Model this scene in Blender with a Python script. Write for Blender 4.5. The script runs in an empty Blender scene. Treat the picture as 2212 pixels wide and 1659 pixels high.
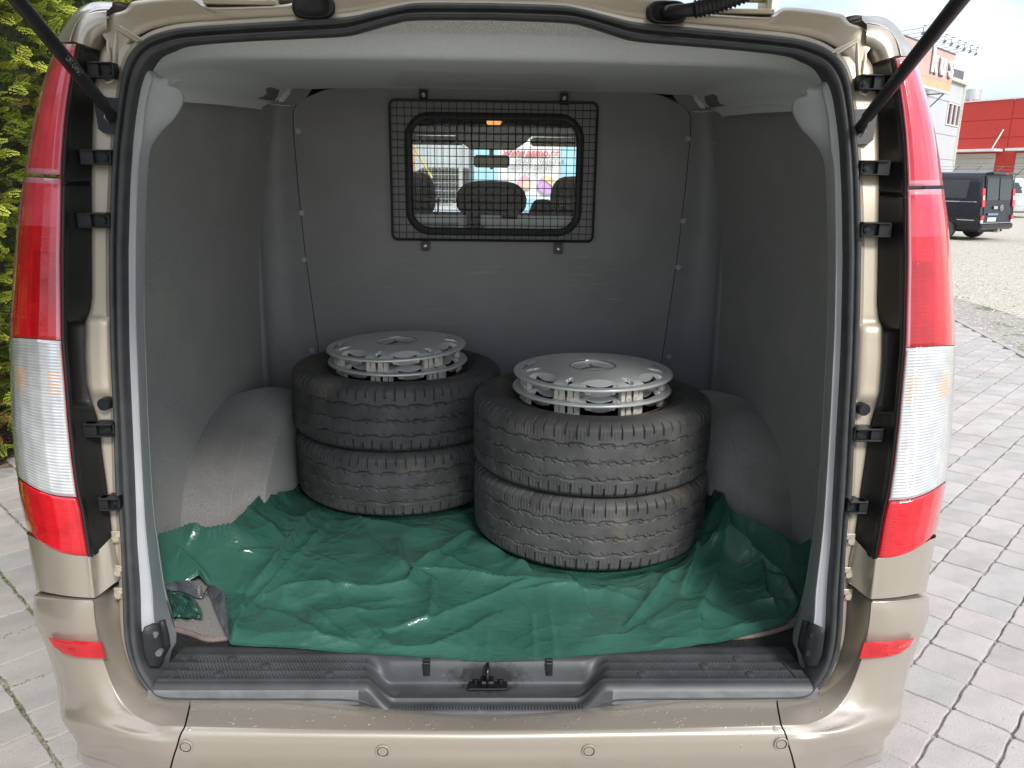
import bpy, math, random
import numpy as np
from mathutils import Vector, Matrix, noise

random.seed(7); RNG = np.random.default_rng(11)
SC = bpy.context.scene
COL = SC.collection
R = math.radians

# ------------------------------------------------------------------ camera
CX, CY, CZ = 0.013, -1.52, 1.58
YAW, PIT, ROL, FPX = R(1.3), R(14.6), R(.76), 1700.0
def _axes():
    f = Vector((math.sin(YAW)*math.cos(PIT), math.cos(YAW)*math.cos(PIT), -math.sin(PIT)))
    r = Vector((math.cos(YAW), -math.sin(YAW), 0)); u = r.cross(f)
    c, s = math.cos(ROL), math.sin(ROL)
    return r*c+u*s, u*c-r*s, f
RX, UX, FX = _axes()
cam = bpy.data.cameras.new('camera'); camo = bpy.data.objects.new('camera', cam); COL.objects.link(camo)
cam.sensor_width = 36; cam.sensor_fit = 'HORIZONTAL'; cam.lens = 36*FPX/2212
cam.clip_start = .02; cam.clip_end = 900
m3 = Matrix((RX, UX, -FX)).transposed()
camo.matrix_world = Matrix.Translation((CX, CY, CZ)) @ m3.to_4x4()
SC.camera = camo

# ------------------------------------------------------------------ sky, sun, exposure
SUN_EL, SUN_AZ = 40.0, 156.0      # compass style: 0 = +y, clockwise
w = bpy.data.worlds.new('World'); SC.world = w; w.use_nodes = True
nt = w.node_tree; nt.nodes.clear()
out = nt.nodes.new('ShaderNodeOutputWorld'); bg = nt.nodes.new('ShaderNodeBackground')
sky = nt.nodes.new('ShaderNodeTexSky'); sky.sky_type = 'NISHITA'; sky.sun_disc = False
sky.sun_elevation = R(SUN_EL); sky.sun_rotation = R(SUN_AZ); sky.air_density = 1.1; sky.dust_density = .6; sky.ozone_density = 1.6
tc = nt.nodes.new('ShaderNodeTexCoord')
mp = nt.nodes.new('ShaderNodeMapping'); mp.inputs['Scale'].default_value = (1.0, 1.0, 2.6); mp.inputs['Location'].default_value = (.35, .1, .4)
n1 = nt.nodes.new('ShaderNodeTexNoise'); n1.inputs['Scale'].default_value = 2.3; n1.inputs['Detail'].default_value = 7; n1.inputs['Roughness'].default_value = .55; n1.inputs['Distortion'].default_value = .3
cr = nt.nodes.new('ShaderNodeValToRGB'); cr.color_ramp.elements[0].position = .44; cr.color_ramp.elements[1].position = .62
cr.color_ramp.elements[0].color = (.22, .22, .22, 1); cr.color_ramp.elements[1].color = (1, 1, 1, 1)
n2 = nt.nodes.new('ShaderNodeTexNoise'); n2.inputs['Scale'].default_value = 5; n2.inputs['Detail'].default_value = 5
cr2 = nt.nodes.new('ShaderNodeValToRGB'); cr2.color_ramp.elements[0].position = .3; cr2.color_ramp.elements[1].position = .7
cr2.color_ramp.elements[0].color = (4.3, 4.6, 5.3, 1); cr2.color_ramp.elements[1].color = (6.2, 6.25, 6.4, 1)
mx = nt.nodes.new('ShaderNodeMix'); mx.data_type = 'RGBA'
L = nt.links.new
L(tc.outputs['Generated'], mp.inputs['Vector']); L(mp.outputs['Vector'], n1.inputs['Vector']); L(mp.outputs['Vector'], n2.inputs['Vector'])
L(n1.outputs['Fac'], cr.inputs['Fac']); L(n2.outputs['Fac'], cr2.inputs['Fac'])
L(cr.outputs['Color'], mx.inputs['Factor']); sk2 = nt.nodes.new('ShaderNodeVectorMath'); sk2.operation = 'SCALE'; sk2.inputs['Scale'].default_value = .62; L(sky.outputs['Color'], sk2.inputs[0]); L(sk2.outputs[0], mx.inputs['A'])
sx = nt.nodes.new('ShaderNodeSeparateXYZ'); zr = nt.nodes.new('ShaderNodeMapRange'); zr.inputs['From Min'].default_value = 0; zr.inputs['From Max'].default_value = 1; zr.inputs['To Min'].default_value = .55; zr.inputs['To Max'].default_value = 2.4
mul = nt.nodes.new('ShaderNodeVectorMath'); mul.operation = 'SCALE'; L(tc.outputs['Generated'], sx.inputs[0]); L(sx.outputs['Z'], zr.inputs['Value']); L(cr2.outputs['Color'], mul.inputs[0]); L(zr.outputs['Result'], mul.inputs['Scale']); L(mul.outputs[0], mx.inputs['B'])   # overcast: brighter towards the zenith
L(mx.outputs['Result'], bg.inputs['Color']); bg.inputs['Strength'].default_value = .12
L(bg.outputs['Background'], out.inputs['Surface'])
sd = bpy.data.lights.new('sun', 'SUN'); sd.energy = 1.5; sd.angle = R(14); sd.color = (1, .965, .91)
so = bpy.data.objects.new('sun', sd); COL.objects.link(so)
_e, _a = R(SUN_EL), R(SUN_AZ)
sdir = Vector((math.sin(_a)*math.cos(_e), math.cos(_a)*math.cos(_e), math.sin(_e)))
so.rotation_euler = sdir.to_track_quat('Z', 'Y').to_euler(); so.location = (0, -6, 9)
vs_ = SC.view_settings; vs_.view_transform = 'Standard'; vs_.look = 'None'; vs_.gamma = 1; vs_.exposure = 1.22; vs_.use_curve_mapping = False
SC.cycles.max_bounces = 10; SC.cycles.diffuse_bounces = 5; SC.cycles.glossy_bounces = 4; SC.cycles.transmission_bounces = 8; SC.cycles.transparent_max_bounces = 12
SC.cycles.use_denoising = True; SC.cycles.caustics_reflective = False; SC.cycles.caustics_refractive = False; SC.cycles.sample_clamp_indirect = 6

# ------------------------------------------------------------------ measuring helpers: a sight line through picture point (u,v), cut at a real plane
def ray(u, v): return FX + RX*((u-1106)/FPX) + UX*((829.5-v)/FPX)
def PY(u, v, y):
    d = ray(u, v); t = (y-CY)/d.y; return Vector((CX+d.x*t, y, CZ+d.z*t))
def PZ(u, v, z):
    d = ray(u, v); t = (z-CZ)/d.z; return Vector((CX+d.x*t, CY+d.y*t, z))
def PX(u, v, x):
    d = ray(u, v); t = (x-CX)/d.x; return Vector((x, CY+d.y*t, CZ+d.z*t))
_yz = [.2, .45, .57, .9, 1.25, 1.55, 1.8, 1.95, 2.1]; _yy = [-.12, -.105, -.095, -.045, 0, .05, .12, .18, .3]
def yr(z): return float(np.interp(z, _yz, _yy))           # the raked rear face of the van
def PR(u, v, off=0.):
    y = off
    for _ in range(7): y = .5*y+.5*(yr(PY(u, v, y).z)+off)
    return PY(u, v, y)

# ------------------------------------------------------------------ object helpers
WL = {}
def V3(a): return np.array([tuple(p) for p in a], dtype=float)
def tag(o, label=None, cat=None, group=None, kind=None):
    if label: o['label'] = label
    if cat: o['category'] = cat
    if group: o['group'] = group
    if kind: o['kind'] = kind
    return o
def empty(name, loc=(0, 0, 0), parent=None, label=None, cat=None, group=None, rz=0):
    o = bpy.data.objects.new(name, None); COL.objects.link(o); o.location = loc; o.rotation_euler.z = rz
    o.empty_display_size = .1
    WL[o.name] = Vector(loc) if rz == 0 else Vector((0, 0, 0))
    if parent: o.parent = parent; o.location = Vector(loc)-WL[parent.name]
    return tag(o, label, cat, group)
def mk(name, verts, faces, mat=None, parent=None, smooth=True, fm=None, local=False, kind=None, sharp=None):
    verts = np.asarray(verts, dtype=float).reshape(-1, 3)
    org = WL[parent.name] if (parent is not None and not local) else Vector((0, 0, 0))
    vv = verts-np.array(org)
    me = bpy.data.meshes.new(name); me.from_pydata(vv.tolist(), [], [tuple(int(i) for i in f) for f in faces])
    mats = mat if isinstance(mat, (list, tuple)) else [mat]
    for m in mats:
        if m: me.materials.append(m)
    if fm is not None: me.polygons.foreach_set('material_index', np.asarray(fm, dtype=np.int32))
    if smooth: me.polygons.foreach_set('use_smooth', np.ones(len(me.polygons), bool))
    if sharp is not None: me.set_sharp_from_angle(angle=R(sharp))
    me.update()
    o = bpy.data.objects.new(name, me); COL.objects.link(o)
    WL[o.name] = org
    if parent: o.parent = parent
    if kind: o['kind'] = kind
    return o
def inst(src, parent=None, loc=None, rot=None, label=None):
    o = src.copy(); COL.objects.link(o); WL[o.name] = WL.get(src.name, Vector((0, 0, 0)))
    if parent is not None: o.parent = parent
    if loc is not None: o.location = loc
    if rot is not None: o.rotation_euler = rot
    if label: o['label'] = label
    return o
def copy_tree(o, parent=None):
    c = o.copy(); COL.objects.link(c); c.parent = parent; WL[c.name] = WL.get(o.name, Vector((0, 0, 0)))
    for ch in list(o.children): copy_tree(ch, c)
    return c
def flip(verts, faces):
    v = np.asarray(verts, float).copy(); v[:, 0] *= -1
    return v, [tuple(f)[::-1] for f in faces]
class G:
    """collects shapes for one mesh"""
    def __init__(s): s.v = []; s.f = []; s.m = []
    def add(s, v, f, m=0):
        b = len(s.v); s.v += [tuple(p) for p in v]; s.f += [tuple(i+b for i in q) for q in f]; s.m += [m]*len(f); return s
    def box(s, x0, x1, y0, y1, z0, z1, m=0, b=0.):
        if b > 0:
            b = min(b, (x1-x0)*.45, (y1-y0)*.45, (z1-z0)*.45); vs = []; idx = {}
            X, Y, Z = (x0, x1), (y0, y1), (z0, z1)
            for i in (0, 1):
                for j in (0, 1):
                    for k in (0, 1):
                        sx, sy, sz = (1, -1)[i], (1, -1)[j], (1, -1)[k]; c = (X[i], Y[j], Z[k])
                        for a in range(3):
                            p = [c[0]+sx*b, c[1]+sy*b, c[2]+sz*b]; p[a] = c[a]; idx[(i, j, k, a)] = len(vs); vs.append(p)
            F = []
            for i in (0, 1): F.append([idx[(i, 0, 0, 0)], idx[(i, 1, 0, 0)], idx[(i, 1, 1, 0)], idx[(i, 0, 1, 0)]][::(1 if i else -1)])
            for j in (0, 1): F.append([idx[(0, j, 0, 1)], idx[(0, j, 1, 1)], idx[(1, j, 1, 1)], idx[(1, j, 0, 1)]][::(1 if j else -1)])
            for k in (0, 1): F.append([idx[(0, 0, k, 2)], idx[(1, 0, k, 2)], idx[(1, 1, k, 2)], idx[(0, 1, k, 2)]][::(1 if k else -1)])
            for j in (0, 1):
                for k in (0, 1): F.append([idx[(0, j, k, 1)], idx[(1, j, k, 1)], idx[(1, j, k, 2)], idx[(0, j, k, 2)]][::(1 if j == k else -1)][::-1 if j == 0 else -1])
            for i in (0, 1):
                for k in (0, 1): F.append([idx[(i, 0, k, 0)], idx[(i, 1, k, 0)], idx[(i, 1, k, 2)], idx[(i, 0, k, 2)]])
            for i in (0, 1):
                for j in (0, 1): F.append([idx[(i, j, 0, 0)], idx[(i, j, 1, 0)], idx[(i, j, 1, 1)], idx[(i, j, 0, 1)]])
            for i in (0, 1):
                for j in (0, 1):
                    for k in (0, 1): F.append([idx[(i, j, k, 0)], idx[(i, j, k, 1)], idx[(i, j, k, 2)]])
            return s.add(vs, F, m)
        v = [(x, y, z) for x in (x0, x1) for y in (y0, y1) for z in (z0, z1)]
        return s.add(v, [(0, 1, 3, 2), (4, 6, 7, 5), (0, 4, 5, 1), (2, 3, 7, 6), (0, 2, 6, 4), (1, 5, 7, 3)], m)
    def tube(s, pts, r, n=8, m=0, closed=False, cap=True, flat=1., up=None):
        pts = [Vector(p) for p in pts]; N = len(pts); rr = r if hasattr(r, '__len__') else [r]*N; rings = []; prev = None
        for i in range(N):
            if closed: t = pts[(i+1) % N]-pts[i-1]
            else: t = pts[min(i+1, N-1)]-pts[max(i-1, 0)]
            t.normalize()
            if up is not None: a = Vector(up)
            elif prev is None: a = Vector((0, 0, 1)) if abs(t.z) < .9 else Vector((0, 1, 0))
            else: a = prev
            a = (a-t*a.dot(t)).normalized(); prev = a; b = t.cross(a)
            rings.append([pts[i]+a*(rr[i]*math.cos(q))+b*(rr[i]*flat*math.sin(q)) for q in [2*math.pi*k/n for k in range(n)]])
        v = [p for g in rings for p in g]; f = []
        for i in range(N if closed else N-1):
            j = (i+1) % N
            for k in range(n): f.append((i*n+k, i*n+(k+1) % n, j*n+(k+1) % n, j*n+k))
        if cap and not closed: f.append(tuple(range(n))[::-1]); f.append(tuple((N-1)*n+k for k in range(n)))
        return s.add(v, f, m)
    def cyl(s, p0, p1, r, n=16, m=0, r1=None, bev=0.):
        p0, p1 = Vector(p0), Vector(p1); r1 = r if r1 is None else r1
        if bev: d = (p1-p0).normalized(); return s.tube([p0, p0+d*bev*.01, p0+d*bev, p1-d*bev, p1-d*bev*.01, p1], [r-bev, r-bev*.4, r, r1, r1-bev*.4, r1-bev], n, m)
        return s.tube([p0, p1], [r, r1], n, m)
    def prism(s, poly, vec, m=0):
        n = len(poly); a = [Vector(p) for p in poly]; b = [p+Vector(vec) for p in a]
        return s.add(a+b, [tuple(range(n))[::-1], tuple(range(n, 2*n))]+[(i, (i+1) % n, n+(i+1) % n, n+i) for i in range(n)], m)
    def lathe(s, prof, n=48, m=0, c=(0, 0, 0), a0=0., a1=2*math.pi, ms=None):
        full = abs(a1-a0-2*math.pi) < 1e-6; K = n if full else n+1; v = []
        for i in range(K):
            a = a0+(a1-a0)*i/n
            for r_, z_ in prof: v.append((c[0]+r_*math.cos(a), c[1]+r_*math.sin(a), c[2]+z_))
        P = len(prof); b = len(s.v); s.v += v
        for i in range(n):
            j = (i+1) % K
            for k in range(P-1):
                s.f.append((b+i*P+k, b+j*P+k, b+j*P+k+1, b+i*P+k+1)); s.m.append(ms[k] if ms else m)
        return s
    def ball(s, c, r, m=0, n=10, sz=1.):
        prof = [(max(1e-5, r*math.sin(math.pi*k/n)), -r*sz*math.cos(math.pi*k/n)) for k in range(n+1)]
        return s.lathe(prof, n*2, m, c)
    def build(s, name, mat=None, parent=None, smooth=True, local=False, kind=None, sharp=35):
        o = mk(name, s.v, s.f, mat, parent, smooth, s.m if isinstance(mat, (list, tuple)) else None, local, kind, None)
        if len(s.f) < 30000:
            import bmesh
            bm = bmesh.new(); bm.from_mesh(o.data); bmesh.ops.recalc_face_normals(bm, faces=bm.faces); bm.to_mesh(o.data); bm.free()
        if smooth and sharp: o.data.set_sharp_from_angle(angle=R(sharp))
        return o
def cr_interp(P, n):
    """Catmull-Rom along axis 0; n samples per segment"""
    P = np.asarray(P, float); S = len(P)
    Q = np.concatenate([[2*P[0]-P[1]], P, [2*P[-1]-P[-2]]]); o = []
    for i in range(S-1):
        p0, p1, p2, p3 = Q[i:i+4]
        for k in range(n):
            t = k/n
            o.append(.5*((2*p1)+(p2-p0)*t+(2*p0-5*p1+4*p2-p3)*t*t+(3*p1-p0-3*p2+p3)*t**3))
    o.append(P[-1]); return np.array(o)
def gfaces(a, b, close_a=False):
    f = []
    for i in range(a if close_a else a-1):
        j = (i+1) % a
        for k in range(b-1): f.append((i*b+k, j*b+k, j*b+k+1, i*b+k+1))
    return f
def gsurf(st, nu=4, nv=3):
    P = V3g(st); P = cr_interp(P, nu) if nu > 1 else P
    P = P.transpose(1, 0, 2); P = cr_interp(P, nv) if nv > 1 else P
    P = P.transpose(1, 0, 2); return P.reshape(-1, 3), gfaces(P.shape[0], P.shape[1]), P.shape[:2]
def V3g(st): return np.array([[tuple(p) for p in r] for r in st], float)
def resample(P, n):
    P = np.asarray(P, float); d = np.r_[0, np.cumsum(np.linalg.norm(np.diff(P, axis=0), axis=1))]
    t = np.linspace(0, d[-1], n); return np.stack([np.interp(t, d, P[:, k]) for k in range(P.shape[1])], 1)
def both(fn):
    """fn() returns list of (name, verts, faces, mat, parent, fm, smooth) built for the left side; linked for both sides"""
    for side in (0, 1): fn(side)

# ------------------------------------------------------------------ materials
MAT = {}
def nodes_of(m): return m.node_tree.nodes, m.node_tree.links
def mat(name, col, rough=.5, metal=0., coat=0., var=.08, vscale=6., bump=0., bscale=200., bdist=.001, spec=.5, sheen=0., detail=4., col2=None, thr=None, trans=0., ior=1.45, anis=None, emis=None, rvar=0., stretch=None):
    m = bpy.data.materials.new(name); m.use_nodes = True; N, K = nodes_of(m); b = N['Principled BSDF']
    b.inputs['Roughness'].default_value = rough; b.inputs['Metallic'].default_value = metal; b.inputs['Coat Weight'].default_value = coat
    b.inputs['Coat Roughness'].default_value = .04; b.inputs['Specular IOR Level'].default_value = spec; b.inputs['IOR'].default_value = ior
    b.inputs['Sheen Weight'].default_value = sheen; b.inputs['Transmission Weight'].default_value = trans
    t = N.new('ShaderNodeTexCoord'); vec = t.outputs['Object']
    if stretch:
        q = N.new('ShaderNodeMapping'); q.inputs['Scale'].default_value = stretch; K.new(vec, q.inputs['Vector']); vec = q.outputs['Vector']
    n = N.new('ShaderNodeTexNoise'); n.inputs['Scale'].default_value = vscale; n.inputs['Detail'].default_value = detail; K.new(vec, n.inputs['Vector'])
    r = N.new('ShaderNodeValToRGB'); e = r.color_ramp.elements
    c = np.array(col); lo = np.clip(c*(1-var), 0, 1); hi = np.clip(c*(1+var), 0, 1)
    if col2 is not None: lo, hi = c, np.array(col2)
    e[0].position, e[1].position = thr if thr else (.35, .65)
    e[0].color = (*lo, 1); e[1].color = (*hi, 1)
    K.new(n.outputs['Fac'], r.inputs['Fac']); K.new(r.outputs['Color'], b.inputs['Base Color'])
    if rvar:
        mr = N.new('ShaderNodeMapRange'); mr.inputs['To Min'].default_value = rough-rvar; mr.inputs['To Max'].default_value = rough+rvar; K.new(n.outputs['Fac'], mr.inputs['Value']); K.new(mr.outputs['Result'], b.inputs['Roughness'])
    if bump:
        n2 = N.new('ShaderNodeTexNoise'); n2.inputs['Scale'].default_value = bscale; n2.inputs['Detail'].default_value = 3; K.new(vec, n2.inputs['Vector'])
        bp = N.new('ShaderNodeBump'); bp.inputs['Strength'].default_value = bump; bp.inputs['Distance'].default_value = bdist
        K.new(n2.outputs['Fac'], bp.inputs['Height']); K.new(bp.outputs['Normal'], b.inputs['Normal'])
    if emis: b.inputs['Emission Color'].default_value = (*emis[0], 1); b.inputs['Emission Strength'].default_value = emis[1]
    MAT[name] = m; return m
def overlay(m, col, scale, lo, hi, detail=5, stretch=(1, 1, 1), loc=(0, 0, 0), rough=None, kind='noise', fac=1., zband=None):
    """mix a second real colour (dirt, rust, scratch, speck) over the base colour"""
    N, K = nodes_of(m); b = N['Principled BSDF']; src = b.inputs['Base Color'].links[0].from_socket
    t = N.new('ShaderNodeTexCoord'); q = N.new('ShaderNodeMapping'); q.inputs['Scale'].default_value = stretch; q.inputs['Location'].default_value = loc
    K.new(t.outputs['Object'], q.inputs['Vector'])
    if kind == 'noise': n = N.new('ShaderNodeTexNoise'); n.inputs['Detail'].default_value = detail; o = n.outputs['Fac']
    else: n = N.new('ShaderNodeTexVoronoi'); o = n.outputs['Distance']
    n.inputs['Scale'].default_value = scale; K.new(q.outputs['Vector'], n.inputs['Vector'])
    mr = N.new('ShaderNodeMapRange'); mr.inputs['From Min'].default_value = lo; mr.inputs['From Max'].default_value = hi; mr.inputs['To Max'].default_value = fac; K.new(o, mr.inputs['Value'])
    fo = mr.outputs['Result']
    if zband:      # wear gathered in a band of heights
        gm = N.new('ShaderNodeSeparateXYZ'); K.new(t.outputs['Object'], gm.inputs[0]); ws = N.new('ShaderNodeTexNoise'); ws.inputs['Scale'].default_value = 2.5; K.new(t.outputs['Object'], ws.inputs['Vector'])
        za = N.new('ShaderNodeMapRange'); za.interpolation_type = 'SMOOTHSTEP'; za.inputs['From Min'].default_value = zband[0]-.15; za.inputs['From Max'].default_value = zband[0]+.1; zb = N.new('ShaderNodeMapRange'); zb.interpolation_type = 'SMOOTHSTEP'; zb.inputs['From Min'].default_value = zband[1]-.12; zb.inputs['From Max'].default_value = zband[1]+.15; zb.inputs['To Min'].default_value = 1; zb.inputs['To Max'].default_value = 0
        wr = N.new('ShaderNodeMapRange'); wr.inputs['From Min'].default_value = .42; wr.inputs['From Max'].default_value = .6
        K.new(gm.outputs['Z'], za.inputs['Value']); K.new(gm.outputs['Z'], zb.inputs['Value']); K.new(ws.outputs['Fac'], wr.inputs['Value'])
        for q_ in (za, zb, wr): mm = N.new('ShaderNodeMath'); mm.operation = 'MULTIPLY'; K.new(fo, mm.inputs[0]); K.new(q_.outputs['Result'], mm.inputs[1]); fo = mm.outputs[0]
    x = N.new('ShaderNodeMix'); x.data_type = 'RGBA'; K.new(fo, x.inputs['Factor']); K.new(src, x.inputs['A']); x.inputs['B'].default_value = (*col, 1)
    K.new(x.outputs['Result'], b.inputs['Base Color']); return m
PAINT = mat('champagne_paint', (.39, .345, .285), .36, metal=.42, coat=.9, var=.03, vscale=900, bump=.03, bscale=900, bdist=.0004)
PAINTIN = mat('champagne_paint_inner', (.49, .43, .335), .42, metal=.35, coat=.25, var=.03, vscale=300, bump=.05, bscale=60, bdist=.0006)
overlay(PAINT, (.27, .235, .19), 9, .60, .82, detail=9, fac=.35)
RUB = mat('seal_rubber', (.048, .050, .052), .48, var=.15, vscale=30, bump=.12, bscale=500, bdist=.0004)
BLK = mat('black_plastic', (.014, .015, .017), .48, var=.15, vscale=20, bump=.1, bscale=600, bdist=.0003)
BLKG = mat('light_housing_plastic', (.014, .014, .014), .34, var=.2, vscale=8, bump=.06, bscale=300, bdist=.0004)
TRIM = mat('grey_trim', (.38, .395, .41), .55, var=.05, vscale=10, bump=.25, bscale=900, bdist=.0003)
HEAD = mat('headliner_fabric', (.76, .785, .785), .9, var=.10, vscale=500, bump=.5, bscale=900, bdist=.0006, sheen=.2)
HEADL = mat('headliner_mesh', (.80, .77, .74), .9, var=.25, vscale=260, bump=.8, bscale=260, bdist=.0012)
CARP = mat('dark_carpet', (.29, .29, .282), .95, var=.3, vscale=450, bump=.9, bscale=500, bdist=.001, sheen=.25)
overlay(CARP, (.36, .345, .315), 5, .5, .8)
CARPG = mat('wheel_arch_carpet', (.30, .29, .277), .95, var=.25, vscale=420, bump=.9, bscale=420, bdist=.0012, sheen=.3)
overlay(CARPG, (.20, .185, .17), 4, .5, .75)
PART = mat('partition_panel', (.285, .285, .29), .42, var=.06, vscale=6, bump=.12, bscale=300, bdist=.0004, rvar=.08)
overlay(PART, (.52, .52, .50), 21, .62, .76, stretch=(.34, 1, 5), detail=10, fac=.6, zband=(.75, 1.35))
overlay(PART, (.50, .49, .46), 48, .69, .76, stretch=(1.4, 1, .6), detail=6, fac=.5, zband=(.6, 1.5))
overlay(PART, (.33, .32, .30), 3.0, .50, .75, stretch=(.6, 1, 2.2), detail=9, fac=.5)
RIVET = mat('rivet_grey', (.50, .51, .53), .45, metal=.2)
STEEL = mat('bare_steel', (.6, .6, .58), .3, metal=1.)
ZINC = mat('zinc_steel', (.5, .45, .33), .4, metal=.9)
TYRE = mat('tyre_rubber', (.080, .080, .079), .62, var=.22, vscale=14, bump=.35, bscale=160, bdist=.0008, detail=8)
overlay(TYRE, (.26, .215, .15), 5.5, .58, .80, detail=7, fac=.6)
RIMM = mat('rusty_rim', (.032, .030, .028), .6, metal=.2, var=.4, vscale=25, bump=.4, bscale=80, bdist=.001)
overlay(RIMM, (.20, .10, .045), 14, .50, .68, detail=8)
RUSTL = mat('rim_lip_rust', (.16, .085, .045), .75, var=.5, vscale=40, bump=.5, bscale=120, bdist=.001)
SILV = mat('hubcap_silver', (.66, .675, .67), .34, metal=.22, coat=.3, var=.03, vscale=300)
overlay(SILV, (.25, .24, .22), 30, .68, .78, detail=6, fac=.6)
CLIPM = mat('hubcap_clip_plastic', (.62, .59, .52), .5, var=.15, vscale=60, bump=.2, bscale=120)
overlay(CLIPM, (.25, .17, .10), 45, .58, .75, detail=6)
CHROME = mat('chrome', (.75, .76, .78), .12, metal=1., var=.02)
SILL = mat('sill_plastic', (.052, .054, .058), .46, var=.18, vscale=12, bump=.3, bscale=350, bdist=.0006, rvar=.08, detail=8)
overlay(SILL, (.15, .15, .15), 60, .66, .78, stretch=(.5, 1, 1), detail=8, fac=.6)
SILLG = mat('sill_edge_grey', (.15, .153, .155), .5, var=.15, vscale=25, bump=.2, bscale=200)
# ================================================================== THE VAN (centre line x = 0, rear face near y = 0)
VAN = empty('van', (0, 1.2, 0), label='champagne van seen from behind with its tailgate open on a dark cargo space', cat='van')

def lr(build):
    """build(side) with side -1 = traced left, +1 = mirrored"""
    build(-1); build(1)
def put(side, name, v, f, mat, parent, **k):
    v = np.asarray(v, float)
    if side == 1: v, f = flip(v, f)
    return mk(name, v, f, mat, parent, **k)
def gput(side, g, name, mat, parent, **k):
    if side == 1: g.v = [(-p[0], p[1], p[2]) for p in g.v]
    return g.build(name, mat, parent, **k)
def lab(s): return ('left ' if s < 0 else 'right ')

# ---- opening path (traced on the left half, bottom centre -> up -> top centre)
SO = [(1053,1538),(950,1538),(869,1536),(818,1527),(785,1518),(734,1514),(560,1513),(403,1512),(353,1506),(319,1482),(292,1442),(275,1391),(269,1341),(267,1274),(264,1173),(259,1106),(252,1057),(247,889),(242.5,788),(239,654),(238.5,553),(238.5,504),(243.5,369.5),(250,285),(260,201.5),(269,148),(285.5,111),(316,84),(353,69),(403,60),(504,53),(638,45),(743,38.6),(801,27),(868.6,12),(919,6.7),(1053,7.4)]
SI = [(1053,1524),(950,1523),(885,1521),(841,1514),(801,1497),(743,1487),(560,1486),(403,1485),(350,1480),(336,1459),(316,1425),(306,1380),(303,1341),(301,1274),(294,1173),(291.6,1106),(289,1040),(281.5,870),(277,760),(275.5,654),(275,553),(276,504),(280,390),(286,302),(296,225),(308,172),(324,140),(341,122),(366,111),(403,99),(510,90),(645,83.5),(743,78),(790,67),(852,50),(905,43.7),(1053,43)]
def yo(z): return yr(z)
SO3 = V3([PR(u, v, 0) for u, v in SO]); SI3 = V3([PR(u, v, .006) for u, v in SI])
SO3[0, 0] = SI3[0, 0] = 0; SO3[-1, 0] = SI3[-1, 0] = 0
SOs = cr_interp(SO3, 5); SIs = cr_interp(SI3, 5)
def full(P):      # close the half path by mirroring
    Q = np.asarray(P)[1:-1][::-1].copy(); Q[:, 0] *= -1
    return np.concatenate([P, Q])
g = G(); A = full(SOs); B = full(SIs); n = len(A)
prof = [(-.06, .012), (-.02, -.004), (.10, -.013), (.24, -.015), (.38, -.010), (.45, .002), (.50, -.006), (.60, -.020), (.76, -.023), (.92, -.014), (1.0, .004), (1.02, .03)]
v = []
for a, b in zip(A, B):
    for t, dy in prof:
        p = a+(b-a)*t; v.append((p[0], p[1]+dy*1.0, p[2]+dy*.15))
SEAL = mk('door_seal', v, gfaces(n, len(prof), True), RUB, VAN)

# ---- painted rear panel around the opening, sides: seal -> light housing
HB = [(96,236),(114,222),(150,214),(200,207),(285,203),(386,201.5),(537,201.5),(640,202.5),(668,199),(694,189),(760,188),(828,191.5),(865,201.5),(909,215),(1006,228),(1057,235),(1150,245),(1260,264)]
hv = [a for a, _ in HB]; hu = [b for _, b in HB]
sov = V3([(u, v, 0) for u, v in SO])
def so_u(v):      # seal outer edge picture column at height v on the left side
    pts = [(b, a) for a, b in SO if 84 <= b <= 1392]; pts.sort(); return float(np.interp(v, [p[0] for p in pts], [p[1] for p in pts]))
def side_panel(side):
    st = []
    for v in [96,120,150,200,240,285,330,386,440,500,537,600,640,655,668,680,694,720,760,800,828,845,865,885,909,960,1006,1057,1100,1150,1200,1262]:
        a = so_u(v)+4; b = float(np.interp(v, hv, hu))-3
        bulge = -.012 if 690 < v < 850 else 0.0
        row = []
        for k, f in enumerate([0, .15, .3, .55, .8, .93, 1.0, 1.06]):
            u = a+(b-a)*f
            dy = .006+(bulge*min(1, f/.3) if f < .95 else bulge*.3)+(.012 if k == 7 else 0)+(.004 if k == 6 else 0)
            row.append(PR(u, v, dy))
        row.append(PR(b-6, v, .06)); st.append(row)
    v, f, _ = gsurf(st, 2, 1); put(side, 'rear_panel', v, f, PAINTIN, VAN)
lr(side_panel)
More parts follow.
